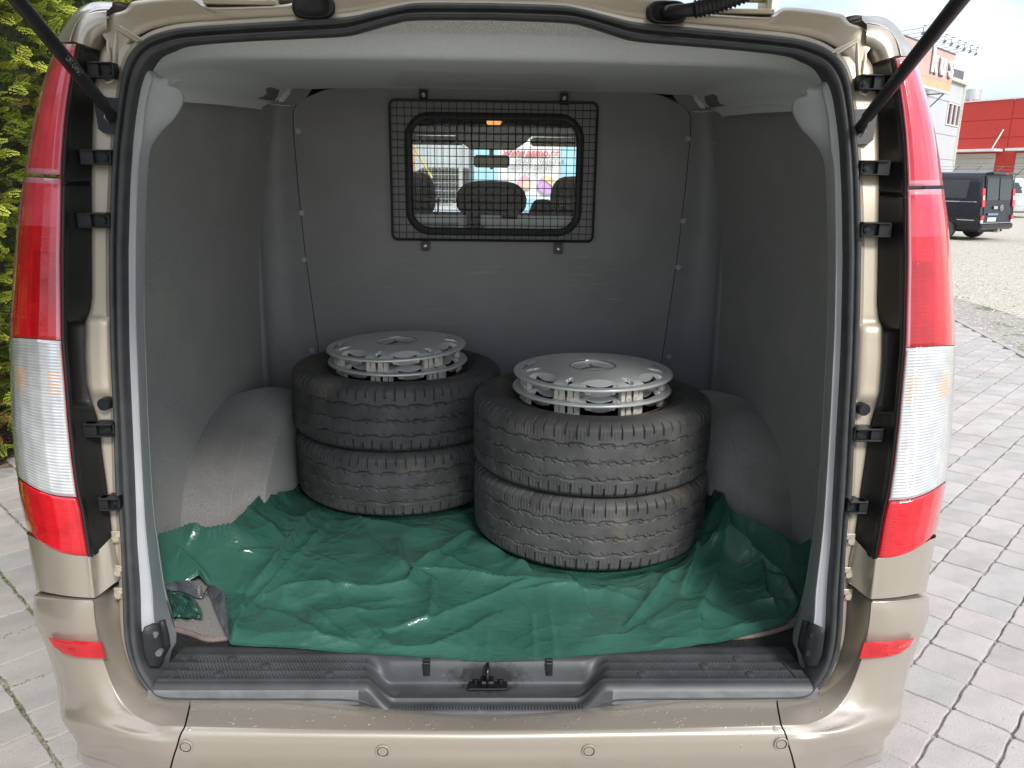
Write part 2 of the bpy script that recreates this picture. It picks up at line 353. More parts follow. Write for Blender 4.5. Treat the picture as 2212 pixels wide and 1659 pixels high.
# top panel over the opening (traced on the right, where its upper edge is in view)
TE = [(1886,95),(1876,72),(1862,59),(1848,55),(1838,51),(1831,45),(1826,37),(1821,32),(1800,28),(1780,24),(1747,20),(1722,17.5),(1700,17),(1692,22),(1684,31),(1670,37),(1647,37.5),(1600,35),(1540,31),(1500,27),(1470,16),(1440,0),(1400,-9),(1250,-14),(1053,-16)]
ST = [(1850,150),(1838,128),(1822,108),(1800,93),(1780,84),(1760,78),(1745,74),(1730,71),(1710,68.5),(1695,67),(1680,65.5),(1668,64.5),(1655,63.5),(1640,62.5),(1620,61),(1595,59),(1560,56),(1520,53),(1490,51),(1440,47),(1400,43),(1330,33),(1260,18),(1190,10),(1053,7.4)]
def top_panel():
    st = []
    for (u1, v1), (u2, v2) in zip(ST, TE):
        row = []
        for k, f in enumerate([-.10, 0, .3, .6, .85, .96, 1.0]):
            u, v = u1+(u2-u1)*f, v1+(v2-v1)*f
            row.append(PR(u, v, [.012, .006, .004, .0, -.002, .0, .006][k]))
        p = row[-1]; row.append(Vector((p.x, p.y+.012, p.z+.004))); row.append(Vector((p.x, p.y+.2, p.z+.012))); row.append(Vector((p.x*.98, p.y+.9, p.z+.03)))
        st.append(row)
    st = V3g(st); st[-1, :, 0] = 0; m = st[:-1][::-1].copy(); m[:, :, 0] *= -1
    v, f, _ = gsurf(np.concatenate([st, m]), 3, 1); mk('top_panel', v, f, PAINTIN, VAN)
top_panel()
def channel(side):   # pressed seams of the inner panel by the roof corner
    g = G()
    for pts in ([(232,38),(236,60),(234,100),(238,140),(243,175)], [(248,34),(252,60),(249,110),(246,150)], [(240,45),(262,62),(300,84),(312,92)], [(252,62),(285,82),(300,92)], [(222,172),(232,180),(244,176),(250,160)]):
        P = resample([(u, v) for u, v in pts], 14); g.tube([PR(u, v, .004) for u, v in P], .0042, 7)
    gput(side, g, 'pressed_seam', PAINTIN, VAN)
    # roof corner cap
    E = [(161,90),(165,70),(172,50),(185,36),(203,29),(218,27),(230,26)]
    S = [(122,91),(131,74),(148,50),(163,30),(178,16),(205,4),(250,4)]
    C = [(190,100),(190,96),(194,86),(200,76),(210,68),(220,62),(231,60)]
    D = [(223,112),(224,110),(226,106),(228,102),(230,98),(231,96),(232,92)]
    st = []
    for i in range(7):
        p = PR(*S[i], .05)
        st.append([PR(*D[i], .03), PR(*C[i], -.012), PR(*E[i], -.014), PR(E[i][0]*.85+S[i][0]*.15, E[i][1]*.85+S[i][1]*.15, -.004), PR(E[i][0]*.72+S[i][0]*.28, E[i][1]*.72+S[i][1]*.28, -.008), PR(E[i][0]*.4+S[i][0]*.6, E[i][1]*.4+S[i][1]*.6, .012), p, Vector((p.x*.985, p.y+.12, p.z+.006)), Vector((p.x*.97, p.y+.8, p.z+.01)), Vector((p.x*.96, p.y+3.2, p.z-.03))])
    v, f, _ = gsurf(st, 4, 3); put(side, 'roof_corner', v, f, PAINT, VAN)
lr(channel)
# body sides (from the lights forward) and roof, so the van is a whole body from any side
def body_side(side):
    st = []
    for z, x in [(.32,.82),(.5,.87),(.66,.90),(.8,.955),(1.1,.962),(1.3,.950),(1.5,.915),(1.7,.865),(1.83,.825)]:
        st.append([Vector((-x+(.004 if y < .4 else 0)-(0 if y < 4.2 else -.12*(y-4.2)), y, z)) for y in ((.17 if z > .7 else .33)+yr(z), .5+yr(z), 1.5, 2.6, 3.6, 4.4)])
    v, f, _ = gsurf(st, 2, 2); put(side, 'body_side', v, f, PAINT, VAN)
lr(body_side)
g = G(); xs = [-.83, -.7, -.4, 0, .4, .7, .83]; zz = [1.86, 1.925, 1.955, 1.965, 1.955, 1.925, 1.86]
st = [[Vector((x*(1 if y < 2.6 else .93), y, z-(0 if y < 2.6 else (y-2.6)*.10))) for x, z in zip(xs, zz)] for y in (.35, 1.0, 2.0, 2.6, 2.95)]
v, f, _ = gsurf(st, 2, 2); mk('roof', v, f, PAINT, VAN)

# ---- tail lights
def _lens_mat(name, col, pat, rough=.12):
    m = mat(name, col, rough, coat=.8, var=.10, vscale=30, spec=.6); N, K = nodes_of(m); b = N['Principled BSDF']
    t = N.new('ShaderNodeTexCoord'); q = N.new('ShaderNodeMapping'); K.new(t.outputs['Object'], q.inputs['Vector'])
    if pat == 'hatch':
        q.inputs['Rotation'].default_value = (0, R(45), 0); h = N.new('ShaderNodeTexBrick'); h.offset = 0; h.inputs['Scale'].default_value = 150
        h.inputs['Mortar Size'].default_value = .012; h.inputs['Brick Width'].default_value = .6; h.inputs['Row Height'].default_value = .6
        sw = N.new('ShaderNodeSeparateXYZ'); cb = N.new('ShaderNodeCombineXYZ'); K.new(q.outputs['Vector'], sw.inputs[0]); K.new(sw.outputs['X'], cb.inputs['X']); K.new(sw.outputs['Z'], cb.inputs['Y']); K.new(cb.outputs[0], h.inputs['Vector']); o = h.outputs['Fac']
    else:
        q.inputs['Scale'].default_value = (.12, .12, 1); h = N.new('ShaderNodeTexNoise'); h.inputs['Scale'].default_value = 420; h.inputs['Detail'].default_value = 1; K.new(q.outputs['Vector'], h.inputs['Vector']); o = h.outputs['Fac']
    bp = N.new('ShaderNodeBump'); bp.inputs['Strength'].default_value = .5; bp.inputs['Distance'].default_value = .0012; K.new(o, bp.inputs['Height']); K.new(bp.outputs['Normal'], b.inputs['Normal'])
    return m
LRED = _lens_mat('lens_red_reflex', (.66, .045, .075), 'hatch'); LRED2 = _lens_mat('lens_red_lines', (.56, .008, .018), 'line')
LREDD = _lens_mat('lens_red_dark', (.44, .004, .012), 'line')
LEDGE = mat('lens_edge_clear', (.55, .20, .24), .15, coat=.6, var=.1); LEDGE2 = mat('lens_edge_grey', (.50, .50, .50), .2, coat=.6)
LCLR = _lens_mat('lens_clear_ribbed', (.58, .59, .60), 'line'); LCLR.node_tree.nodes['Principled BSDF'].inputs['Metallic'].default_value = .35
LAMB = mat('lens_amber', (.70, .33, .12), .2, coat=.5)
LI = [(96,164),(151,154.5),(215,144.5),(269,138),(336,132.7),(380,131),(403,132),(553,129.3),(736,131),(822,138),(906,144.4),(990,153),(1074,164.6),(1106,173),(1201,188)]
LO = [(91,122.6),(134,107),(188,89),(242,75.6),(302,64),(376,52),(450,40),(537,32),(603,27),(687,21),(754,19.5),(855,23),(922,25),(1006,33.6),(1074,43.7),(1126,53.7),(1150,61)]
def li(v): return float(np.interp(v, [a for a, _ in LI], [b for _, b in LI]))
def lo(v): return float(np.interp(v, [a for a, _ in LO], [b for _, b in LO]))
LOFF = -.058
FR = [0, .22, .45, .65, .82, .93, 1.0]; DY = [0, -.004, -.004, .002, .016, .038, .075]
_crF = np.linspace(0, 1, 25)
def lens_y(f): return LOFF+float(np.interp(f, FR, DY))
def lens_pt(f, t, top, bot, e0, e1, off=0.):
    vi = top[0]+(bot[0]-top[0])*t; 
    v0 = top[0]+(top[1]-top[0])*f**e0; v1 = bot[0]+(bot[1]-bot[0])*f**e1; v = v0+(v1-v0)*t
    vv_o = top[1]+(bot[1]-top[1])*t
    u = li(v)+(lo(min(max(v, 91), 1150))-li(v))*f
    return PR(u, v, lens_y(f)+off)
SEGS = [('upper', (97, 93), (378, 374), 1, 1), ('middle', (386, 382), (735, 727.5), 1, 1), ('clear', (736.5, 729), (1073, 1028), 1, 2.6), ('lower', (1075, 1031), (1201, 1148), 2.6, 2.3)]
def lights(side):
    TL = empty('tail_light', (-.9*(1 if side < 0 else -1), 0, .8), VAN, label=lab(side)+'tail light')
    for nm, top, bot, e0, e1 in SEGS:
        na, nb = 34, {'upper': 70, 'middle': 90, 'clear': 150, 'lower': 50}[nm]
        st = []; fm = []
        H = abs(bot[0]-top[0])*.00092; W = .125
        for j in range(nb+1):
            t = j/nb; row = []
            for i in range(na+1):
                f = i/na; d = 0.
                if nm == 'clear': d = -.0026*(.5+.5*math.cos(2*math.pi*j/3.0)) if (2 < j < nb-2 and i > 0) else 0
                edge = min(f*W, t*H, (1-t)*H)
                d += .003*max(0, 1-edge/.004)           # rounded rim of the lens
                row.append(lens_pt(f, t, top, bot, e0, e1, d))
            p = row[-1]; row += [Vector((p.x*.999, p.y+.05, p.z)), Vector((p.x*.99, p.y+.11, p.z))]
            st.append(row)
        ncol = na+3; fs = []
        for j in range(nb):
            for i in range(ncol-1):
                fs.append((j*ncol+i, (j+1)*ncol+i, (j+1)*ncol+i+1, j*ncol+i+1))
                f, t = (i+.5)/na, (j+.5)/nb; edge = min(f*W*.95, t*H, (1-t)*H)
                if nm == 'upper': m = 1 if (edge < .011 or f > .90) else 0
                elif nm == 'middle':
                    m = 1 if (f < .10 or t*H < .012 or f > .95) else (0 if t < .30 else (3 if (.45 < t and f < .60) else 2))
                elif nm == 'clear':
                    m = 1 if (f < .085) else 0
                    if .20 < t < .36 and (j % 3 == 0) and ((.1 < f < .28) or (.72 < f < .9)): m = 2
                else: m = 1 if (f < .10) else 0
                fm.append(m)
        mats = {'upper': [LRED, LEDGE], 'middle': [LRED, LEDGE, LRED2, LREDD], 'clear': [LCLR, LEDGE2, LAMB], 'lower': [LRED2, LREDD]}[nm]
        put(side, {'upper': 'upper_red_lens', 'middle': 'middle_red_lens', 'clear': 'clear_lens', 'lower': 'lower_red_lens'}[nm], [p for r in st for p in r], fs, mats, TL, fm=fm)
    # thin side edge of the lens towards the housing
    st = []
    for v in np.linspace(97, 1201, 60):
        u = li(v); st.append([PR(u, v, LOFF+.001), PR(u+1.5, v, LOFF+.002), PR(u+3.0, v, LOFF+.016)])
    v, f, _ = gsurf(st, 1, 1); put(side, 'lens_edge', v, f, [LREDD], TL)
    # black housing between lens and body
    st = []
    for v in [97,110,130,160,200,260,330,380,390.0,396,398.5,404,460,537,600,655,680,688,694,702,715,740,800,850,868,880,892,909,960,1006,1057,1106,1150,1180,1203]:
        u0 = li(v)+1.5; u1 = float(np.interp(v, hv, hu))+1.5
        if v < 160: u1 = float(np.interp(v, [97, 110, 130, 160], [190, 214, 221, 214]))
        vb = v; dz = 0
        box = (.016 if 694 < v < 880 else 0)
        gap = .008 if 395 < v < 400 else 0
        row = [PR(u0, v, LOFF+.006), PR(u0+2, v, LOFF+.004), PR(u0+10, v, LOFF+.010), PR(u0+13, v, LOFF+.020)]
        w = u1-u0-13
        vv1 = v if v < 1140 else v-(v-1140)*.75
        row += [PR(u0+13+w*.08, v+(vv1-v)*.08, LOFF+.026+gap+box), PR(u0+13+w*.5, v+(vv1-v)*.5, LOFF+.05+gap+box*.8), PR(u0+13+w*.92, v+(vv1-v)*.92, .012+gap), PR(u1, vv1, .020+gap), PR(u1+2, vv1, .045)]
        st.append(row)
    v, f, _ = gsurf(st, 2, 2); put(side, 'housing', v, f, BLKG, TL)
    # fixing tabs with a screw
    for (u, v, w, h) in [(229,152,36,32),(220,340,42,32),(216,476,44,32),(227,927,44,30),(246,1086,30,30)]:
        c = PR(u, v, -.016); hw, hh = w*.00042, h*.00044; g = G()
        g.box(c.x-hw, c.x+hw, c.y+.004, c.y+.022, c.z-hh, c.z+hh, b=.001)
        g.box(c.x-hw*1.9, c.x+hw, c.y-.012, c.y+.008, c.z+hh-.003, c.z+hh, b=.001); g.box(c.x-hw*1.9, c.x+hw, c.y-.012, c.y+.008, c.z-hh, c.z-hh+.003, b=.001)
        g.box(c.x+hw-.003, c.x+hw, c.y-.004, c.y+.008, c.z-hh, c.z+hh, b=.001); g.box(c.x-hw*2.2, c.x-hw*.8, c.y-.006, c.y+.012, c.z-hh, c.z+hh, b=.001)
        o = gput(side, g, 'fixing_tab', BLK, TL)
        g = G(); x = c.x+hw*.35; g.cyl((x, c.y+.005, c.z), (x, c.y-.001, c.z), .0062, 14, bev=.001); g.cyl((x, c.y, c.z), (x, c.y-.0025, c.z), .0035, 6)
        gput(side, g, 'tab_screw', BLK, TL)
lr(lights)
def side_bits(side):
    # black rubber buffer on the pillar, painted bolts
    c = PR(228, 871, -.004); g = G(); g.cyl((c.x+.003, c.y+.012, c.z), (c.x, c.y-.012, c.z), .0125, 24, bev=.002); g.cyl((c.x+.006, c.y+.02, c.z), (c.x+.005, c.y+.002, c.z), .009, 20)
    gput(side, g, 'rubber_buffer', BLK, VAN)
    for u, v, m in [(252,1162,PAINTIN),(257,1284,PAINTIN),(256,1236,PAINTIN)]:
        c = PR(u, v, -.006); g = G(); g.box(c.x-.011, c.x+.011, c.y+.002, c.y+.006, c.z-.013, c.z+.013, b=.001); g.cyl((c.x, c.y+.004, c.z), (c.x, c.y-.006, c.z), .0075, 6, bev=.001); g.cyl((c.x, c.y+.004, c.z), (c.x, c.y-.001, c.z), .010, 18)
        gput(side, g, 'body_bolt', m, VAN)
    # strut bracket plate and gas strut
    P = [(202,211),(218,205),(232,210),(258,212),(252,289),(222,287),(212,278)]
    g = G(); g.prism([PR(u, v, -.006) for u, v in P], (0, .005, 0)); gput(side, g, 'strut_bracket', BLK, VAN)
    ST_ = empty('gas_strut', PR(242, 249, 0) if side < 0 else Vector((-PR(242, 249, 0).x, 0, 1.68)), VAN, label=lab(side)+'gas strut of the tailgate')
    p0 = PR(243, 250, -.012); d = ray(38, 0); p1 = Vector((CX, CY, CZ))+d*1.08; ax = (p1-p0).normalized()
    pe = p0+ax*.62
    g = G(); g.tube([p0+ax*.012, p0+ax*.02, p0+ax*.05, p0+ax*.052, pe], [.006, .0085, .0085, .0108, .0112], 20); gput(side, g, 'cylinder_tube', BLK, ST_)
    g = G(); g.cyl(p0-ax*.012+Vector((-.004, -.002, 0)), p0+ax*.022, .0095, 14, bev=.002); g.ball(p0+Vector((0, .010, 0)), .0085); g.cyl(p0, p0+Vector((.004, .02, 0)), .0045, 10); gput(side, g, 'end_socket', BLK, ST_)
    g = G(); g.tube([p0+Vector((-.012, -.004, .006)), p0+Vector((-.014, -.004, -.004)), p0+Vector((-.006, -.006, -.013))], .0012, 6); gput(side, g, 'spring_clip', STEEL, ST_)
    g = G(); g.cyl(pe, pe+ax*.36, .0048, 12); gput(side, g, 'piston_rod', STEEL, ST_)
    # lettering wrapped onto the tube
    cu = bpy.data.curves.new('t', 'FONT'); cu.body = 'LIFT-O-MAT'; cu.size = .0125; cu.align_x = 'CENTER'; cu.align_y = 'CENTER'
    to = bpy.data.objects.new('t', cu); COL.objects.link(to); dg = bpy.context.evaluated_depsgraph_get(); dg.update(); me = to.evaluated_get(dg).to_mesh()
    tv = [tuple(q.co) for q in me.vertices]; tf = [tuple(q.vertices) for q in me.polygons]; to.evaluated_get(dg).to_mesh_clear(); bpy.data.objects.remove(to)
    axs = ax.copy(); ctr = p0+ax*.235
    if side == 1: axs.x *= -1; ctr = Vector((-ctr.x, ctr.y, ctr.z))
    view = (Vector((CX, CY, CZ))-ctr); view = (view-axs*view.dot(axs)).normalized()
    bdir = -axs if side < 0 else axs          # reading direction
    ndir = (view*.93+bdir.cross(view)*0.0).normalized(); tdir = ndir.cross(bdir).normalized(); o2 = []
    for x, y, z in tv:
        a = (y+(.003 if side < 0 else .009))/.0113; o2.append(ctr+bdir*x+(ndir*math.cos(a)+tdir*math.sin(a))*.01155)
    mk('lettering', V3(o2), tf, MAT.get('print_grey') or mat('print_grey', (.30, .30, .31), .5), ST_)
lr(side_bits)
# oval grommets, right one carries the cable boot; hinges in their pockets
def cap_at(u, v, w, h, m, name, side_u=False):
    c = PR(u, v, -.004); g = G(); n = 40; ring = []
    for k in range(n):
        a = 2*math.pi*k/n; x = math.copysign(abs(math.cos(a))**.55, math.cos(a))*w; z = math.copysign(abs(math.sin(a))**.8, math.sin(a))*h; ring.append((x, z))
    v_ = []; 
    for s_, dy in [(1, .012), (1, -.002), (.9, -.008), (.78, -.009), (.70, -.004), (.3, -.004), (.01, -.004)]:
        v_ += [(c.x+x*s_, c.y+dy, c.z+z*s_) for x, z in ring]
    f = [(a*n+k, a*n+(k+1) % n, (a+1)*n+(k+1) % n, (a+1)*n+k) for a in range(6) for k in range(n)]
    return mk(name, v_, f, m, VAN)
cap_at(677, 14, .041, .024, BLK, 'oval_grommet'); cap_at(1440, 27, .040, .022, BLK, 'oval_grommet')
g = G(); P = [PR(1436, 27, -.004), PR(1450, 25, -.03), PR(1480, 22, -.04), PR(1502, 20, -.045)]; g.tube(P, [.012, .013, .012, .013], 14, flat=1.0)
P = [PR(1500+i*3, 20-i*.55-(i/40)**2*18, -.045-.0006*i) for i in range(0, 56)]; g.tube(P, [.0135+.0045*(1 if i % 3 == 1 else (.35 if i % 3 == 0 else 0)) for i in range(56)], 18)
g.build('cable_boot', BLK, VAN, sharp=None)
def hinge(side):
    g = G(); c = PR(520, 10, .02)
    g.box(c.x-.070, c.x+.070, c.y-.012, c.y+.03, c.z-.003, c.z+.008, b=.002); o = gput(side, g, 'hinge_plate', ZINC if side < 0 else ZINC, VAN)
    g = G(); g.cyl((c.x-.062, c.y+.01, c.z+.03), (c.x+.062, c.y+.01, c.z+.03), .008, 16, bev=.001)
    for x in (-.064, .052): g.box(c.x+x, c.x+x+.010, c.y-.01, c.y+.05, c.z, c.z+.06, b=.001)
    gput(side, g, 'hinge_arm', ZINC, VAN)
lr(hinge)
# raised tailgate above, held by the struts (out of the picture, seen in the reflections)
g = G(); st = []
for y, z in [(.14,1.985),(-.05,2.005),(-.35,2.045),(-.7,2.09),(-.98,2.10)]:
    w = .80 if y > -.3 else .86; st.append([Vector((x*w, y, z+.05*(1-abs(x)**4)*.6)) for x in np.linspace(-1, 1, 9)])
v, f, sh = gsurf(st, 2, 2); TG = empty('tailgate', (0, .14, 1.98), VAN); mk('tailgate_skin', v, f, PAINT, TG)
vi = np.array(v); vi[:, 2] -= .055; vi[:, 0] *= .96; mk('tailgate_lining', vi, [q[::-1] for q in f], MAT['headliner_fabric'], TG)
n0, n1 = sh; rim = [i*n1 for i in range(n0)]+[(n0-1)*n1+k for k in range(n1)]+[i*n1+n1-1 for i in range(n0)][::-1]+[k for k in range(n1)][::-1]
V_ = np.concatenate([v, vi]); mk('tailgate_edge', V_, [(rim[i], rim[(i+1) % len(rim)], rim[(i+1) % len(rim)]+len(v), rim[i]+len(v)) for i in range(len(rim)) if rim[i] != rim[(i+1) % len(rim)]], PAINTIN, TG)

# ---- corner panel under the light
def corner_panel(side):
    st = []
    for t in np.linspace(0, 1, 7):
        vi_, vo_ = 1203+(1291-1203)*t, 1150+(1274-1150)*t
        ui_, uo_ = 195+(203-195)*t, 58+(79-58)*t
        row = []
        for f in [1, .9, .75, .5, .25, .08, 0]:
            v = vi_+(vo_-vi_)*f**2.0; u = ui_+(uo_-ui_)*f; row.append(PR(u, v, lens_y(f)*.9+.012*t*(1 if f < .9 else .3)-.002-.01*t))
        p = row[0]; row = [Vector((p.x*.985, p.y+.25, p.z)), Vector((p.x*.998, p.y+.06, p.z))]+row
        c0 = row[-1]
        uA, vA = ui_+13, vi_-9+2*t
        row.append(PR(uA, vA, LOFF+.03-.01*t)); 
        uB, vB = 245+18*t, 1160+90*t
        row.append(PR(uB-4, vB, -.002)); row.append(PR(uB+2, vB-2, .03)); st.append(row)
    v, f, _ = gsurf(st, 2, 3); put(side, 'corner_panel', v, f, PAINT, VAN)
lr(corner_panel)

# ---- bumper: stations of rings from the seal outwards
BST = [
 [(268,1254,-.02),(240,1272,-.045),(204,1293,-.105),(196,1294.5,-.112),(150,1293,-.112),(104,1288,-.09),(78,1283,-.03),(72,1283,.06),(76,1283,.35)],
 [(268,1262,-.025),(240,1283,-.05),(205,1301,-.112),(197,1303,-.120),(150,1302,-.120),(102,1297,-.095),(73,1292,-.03),(69,1290,.06),(73,1290,.35)],
 [(270,1312,-.035),(240,1335,-.07),(209,1345,-.118),(200,1347,-.125),(150,1346,-.127),(103,1341,-.10),(75,1334,-.03),(71,1328,.08),(75,1325,.35)],
 [(274,1368,-.045),(249,1392,-.08),(221,1405,-.120),(212,1408,-.127),(168,1408,-.128),(124,1405,-.105),(103,1398,-.04),(100,1392,.08),(102,1385,.35)],
 [(287,1425,-.06),(268,1452,-.095),(243,1470,-.130),(234,1474,-.136),(190,1478,-.138),(148,1478,-.115),(122,1470,-.04),(119,1462,.08),(120,1455,.35)],
 [(305,1468,-.075),(293,1496,-.115),(268,1518,-.148),(257,1524,-.152),(212,1528,-.152),(163,1528,-.132),(129,1520,-.06),(123,1540,.03),(122,1550,.3)],
 [(330,1492,-.09),(322,1516,-.13),(298,1544,-.165),(288,1549,-.170),(245,1556,-.174),(195,1561,-.172),(140,1563,-.120),(134,1585,-.05),(140,1600,.2)],
 [(358,1504,-.10),(352,1526,-.14),(336,1560,-.178),(327,1566,-.184),(300,1577,-.192),(262,1584,-.198),(212,1592,-.180),(170,1622,-.13),(176,1650,-.02)],
 [(385,1509,-.107),(381,1530,-.142),(370,1564,-.185),(365,1571,-.192),(352,1583,-.199),(334,1592,-.2035),(310,1605,-.205),(268,1640,-.18),(262,1680,-.12)],
 [(412,1512,-.11),(409,1531,-.139),(401,1565,-.187),(398,1573,-.195),(392,1584,-.203),(388,1594,-.2066),(383,1612,-.2095),(372,1648,-.208),(364,1700,-.17)]]
BCN = [
 [(412,1512,-.11),(409,1531,-.139),(401,1565,-.187),(398,1573,-.195),(392,1584,-.203),(388,1594,-.2066),(383,1612,-.2095),(372,1648,-.208),(364,1700,-.17)],
 [(620,1513,-.11),(620,1532,-.140),(618,1569,-.190),(618,1577,-.199),(617,1587,-.2065),(617,1597,-.2095),(616,1615,-.212),(614,1651,-.210),(612,1703,-.18)],
 [(820,1528,-.113),(820,1543,-.148),(820,1572,-.192),(820,1580,-.202),(820,1590,-.209),(820,1600,-.2118),(820,1618,-.2135),(820,1653,-.212),(820,1705,-.18)],
 [(1053,1541,-.115),(1053,1552,-.151),(1053,1574,-.193),(1053,1582,-.2035),(1053,1592,-.2105),(1053,1601,-.213),(1053,1620,-.2145),(1053,1655,-.2145),(1053,1707,-.18)]]
BU = empty('bumper', (0, -.1, .4), VAN)
def bumper_corner(side):
    st = [[PY(*p) for p in r] for r in BST]
    for i_, r in enumerate(st):
        for k_, s_ in ((7, .999), (8, .985)):
            r[k_].x = max(r[k_].x, (r[6].x if i_ < 7 else -.93)*s_); r[k_].z = max(r[k_].z, .34)
    st.insert(0, [Vector((p.x, p.y+.05, p.z-.004)) for p in st[0]]); st[1] = [Vector((p.x, p.y, p.z+.0005)) for p in st[1]]
    for r in st:      # wraps round the side and under
        p = r[-1]; r.append(Vector((p.x*.97, p.y+.10, p.z-.05)))
    st[-1] = [Vector((p.x-.0022, p.y, p.z)) for p in st[-1]]
    v, f, _ = gsurf(st, 5, 4); put(side, 'bumper_corner', v, f, PAINT, BU)
lr(bumper_corner)
st = [[PY(*p) for p in r] for r in BCN]
for r in st: p = r[-1]; r.append(Vector((p.x, p.y+.10, p.z-.04)))
for r in st[-1:]:
    for p in r: p.x = 0
st[0] = [Vector((p.x+.0012, p.y, p.z)) for p in st[0]]
a = V3g(st); m = a[:-1][::-1].copy(); m[:, :, 0] *= -1
v, f, _ = gsurf(np.concatenate([a, m]), 8, 4); mk('bumper_centre', v, f, PAINT, BU)
g = G(); g.box(-.70, .70, -.16, -.06, .36, .498); g.build('bumper_core', BLK, BU)
# painted lip under the seal
v = []
for a, b in zip(A, B):
    d = a-b; d /= max(1e-6, np.linalg.norm(d)); v += [tuple(a-d*.004+np.array([0, .002, 0])), tuple(a+d*.010+np.array([0, .004, 0])), tuple(a+d*.012+np.array([0, .03, 0]))]
mk('flange', v, gfaces(len(A), 3, True), PAINTIN, VAN)
g = G()
for u, v in [(401,1613),(827,1623),(1272,1622),(1687,1607)]:
    q = PY(u, v, -.2150 if abs(u-1050) < 400 else -.2108)
    g = G(); g.cyl((q.x, q.y+.006, q.z), (q.x, q.y-.0012, q.z), .0098, 28, bev=.0012); s1 = g.build('parking_sensor', PAINT, BU); g = G(); g.tube([(q.x+.0108*math.cos(t), q.y-.0002, q.z+.0108*math.sin(t)) for t in np.linspace(0, 2*math.pi, 33)[:-1]], .0019, 6, closed=True); g.build('sensor_gap', BLK, BU)
    g = G(); g.tube([(q.x+.0125*math.cos(t), q.y-.0006, q.z+.0125*math.sin(t)) for t in np.linspace(0, 2*math.pi, 33)[:-1]], .0020, 8, closed=True); g.build('sensor_ring', PAINT, BU)
REFL = _lens_mat('reflector_red', (.50, .008, .012), 'hatch')
def reflector(side):
    P = [(102,1377),(150,1383),(200,1386),(219,1387),(229,1423),(200,1423),(160,1419),(135,1412),(115,1398)]
    g = G(); n = len(P)
    def yy(u): return float(np.interp(u, [72, 100, 125, 160, 200, 240], [-.075, -.112, -.127, -.139, -.140, -.139]))
    c = np.mean(P, 0); rows = []
    for s_, dy in [(1.05, .012), (1.0, -.001), (.94, -.0035), (.5, -.004), (.02, -.004)]:
        rows.append([PY(c[0]+(u-c[0])*s_, c[1]+(v-c[1])*s_, yy(c[0]+(u-c[0])*s_)+dy) for u, v in P])
    vs = [p for r in rows for p in r]; fs = [(a*n+k, a*n+(k+1) % n, (a+1)*n+(k+1) % n, (a+1)*n+k) for a in range(4) for k in range(n)]
    put(side, 'rear_reflector', vs, fs, REFL, BU, smooth=False)
lr(reflector)
# ================================================================== CARGO SPACE
ZF = .57
# ---- grey pillar trims
TI = [(144,321,.02),(160,340,.06),(172,361,.10),(184,364,.12),(192,383,.13),(208,393.5,.14),(230,390,.14),(258,373,.13),(282,350,.12),(309,331,.11),(336,322.5,.105),(403,317,.10),(537,312.5,.10),(687,312,.10),(788,316,.10),(922,321,.10),(1090,331,.10),(1173,341,.10),(1274,356,.09),(1335,371,.08),(1375,384,.065),(1392,386,.05),(1420,372,.02),(1452,352,-.03),(1466,340,-.055)]
siv = [(b, a) for a, b in SI if 110 < b < 1481]; siv.sort()
def si_u(v): return float(np.interp(v, [p[0] for p in siv], [p[1] for p in siv]))
def pillar_trim(side):
    st = []
    for v, u1, y1 in TI:
        u0 = si_u(v)-4; w = u1-u0
        c = .52 if 320 < v < 1300 else (.5 if v <= 320 else .45)
        cu = u0+w*c
        if v < 320: cu = u0+min(w*.6, 26)
        y1 = y1+yr(1.3)
        p0 = PR(u0, v, .010)
        yb = p0.y
        row = [Vector((p0.x-.002, p0.y+.01, p0.z)), p0, PY(u0+(cu-u0)*.5, v, yb+.004), PY(cu-2, v, yb+.010), PY(cu+2, v, yb+.018), PY(u1-1.5, v, max(yb+.03, y1+.02)), PY(u1, v, max(yb+.032, y1+.03))]
        q = row[-1]; row.append(Vector((q.x-.012, q.y+.03, q.z))); st.append(row)
    v, f, _ = gsurf(st, 4, 3); PT = put(side, 'pillar_trim', v, f, TRIM, VAN)
    # striker pads low on the pillar
    def pad(P, off, th, mat_, name, bev=.9):
        c = np.mean(P, 0); rows = []; n = len(P)
        for s_, dy in [(1, th), (1, -.001), (bev, -.004), (.3, -.004), (.01, -.004)]:
            rows += [PR(c[0]+(u-c[0])*s_, c[1]+(vv-c[1])*s_, off+dy+(c[0]+(u-c[0])*s_-338)*.0006) for u, vv in P]
        put(side, name, rows, [(a*n+k, a*n+(k+1) % n, (a+1)*n+(k+1) % n, (a+1)*n+k) for a in range(4) for k in range(n)], mat_, PT)
    pad([(344,1342),(357,1337),(366,1372),(369,1396),(356,1420),(347,1414)], .040, .03, BLK, 'pad_back')
    pad([(306,1368),(312,1354),(330,1346),(342,1346),(347,1356),(354,1396),(357,1420),(352,1434),(340,1443),(322,1440),(311,1412)], .004, .03, BLK, 'striker_pad')
    for u, vv in [(334, 1371), (343, 1411)]:
        c = PR(u, vv, -.001); g = G(); g.cyl((c.x, c.y+.01, c.z), (c.x, c.y-.0025, c.z), .0068, 18, bev=.001); g.tube([(c.x+.0035*math.cos(t), c.y-.003, c.z+.0035*math.sin(t)) for t in np.linspace(0, 6.283, 13)[:-1]], .0008, 5, closed=True)
        gput(side, g, 'pad_screw', SILLG if side < 0 else BLK, PT)
lr(pillar_trim)
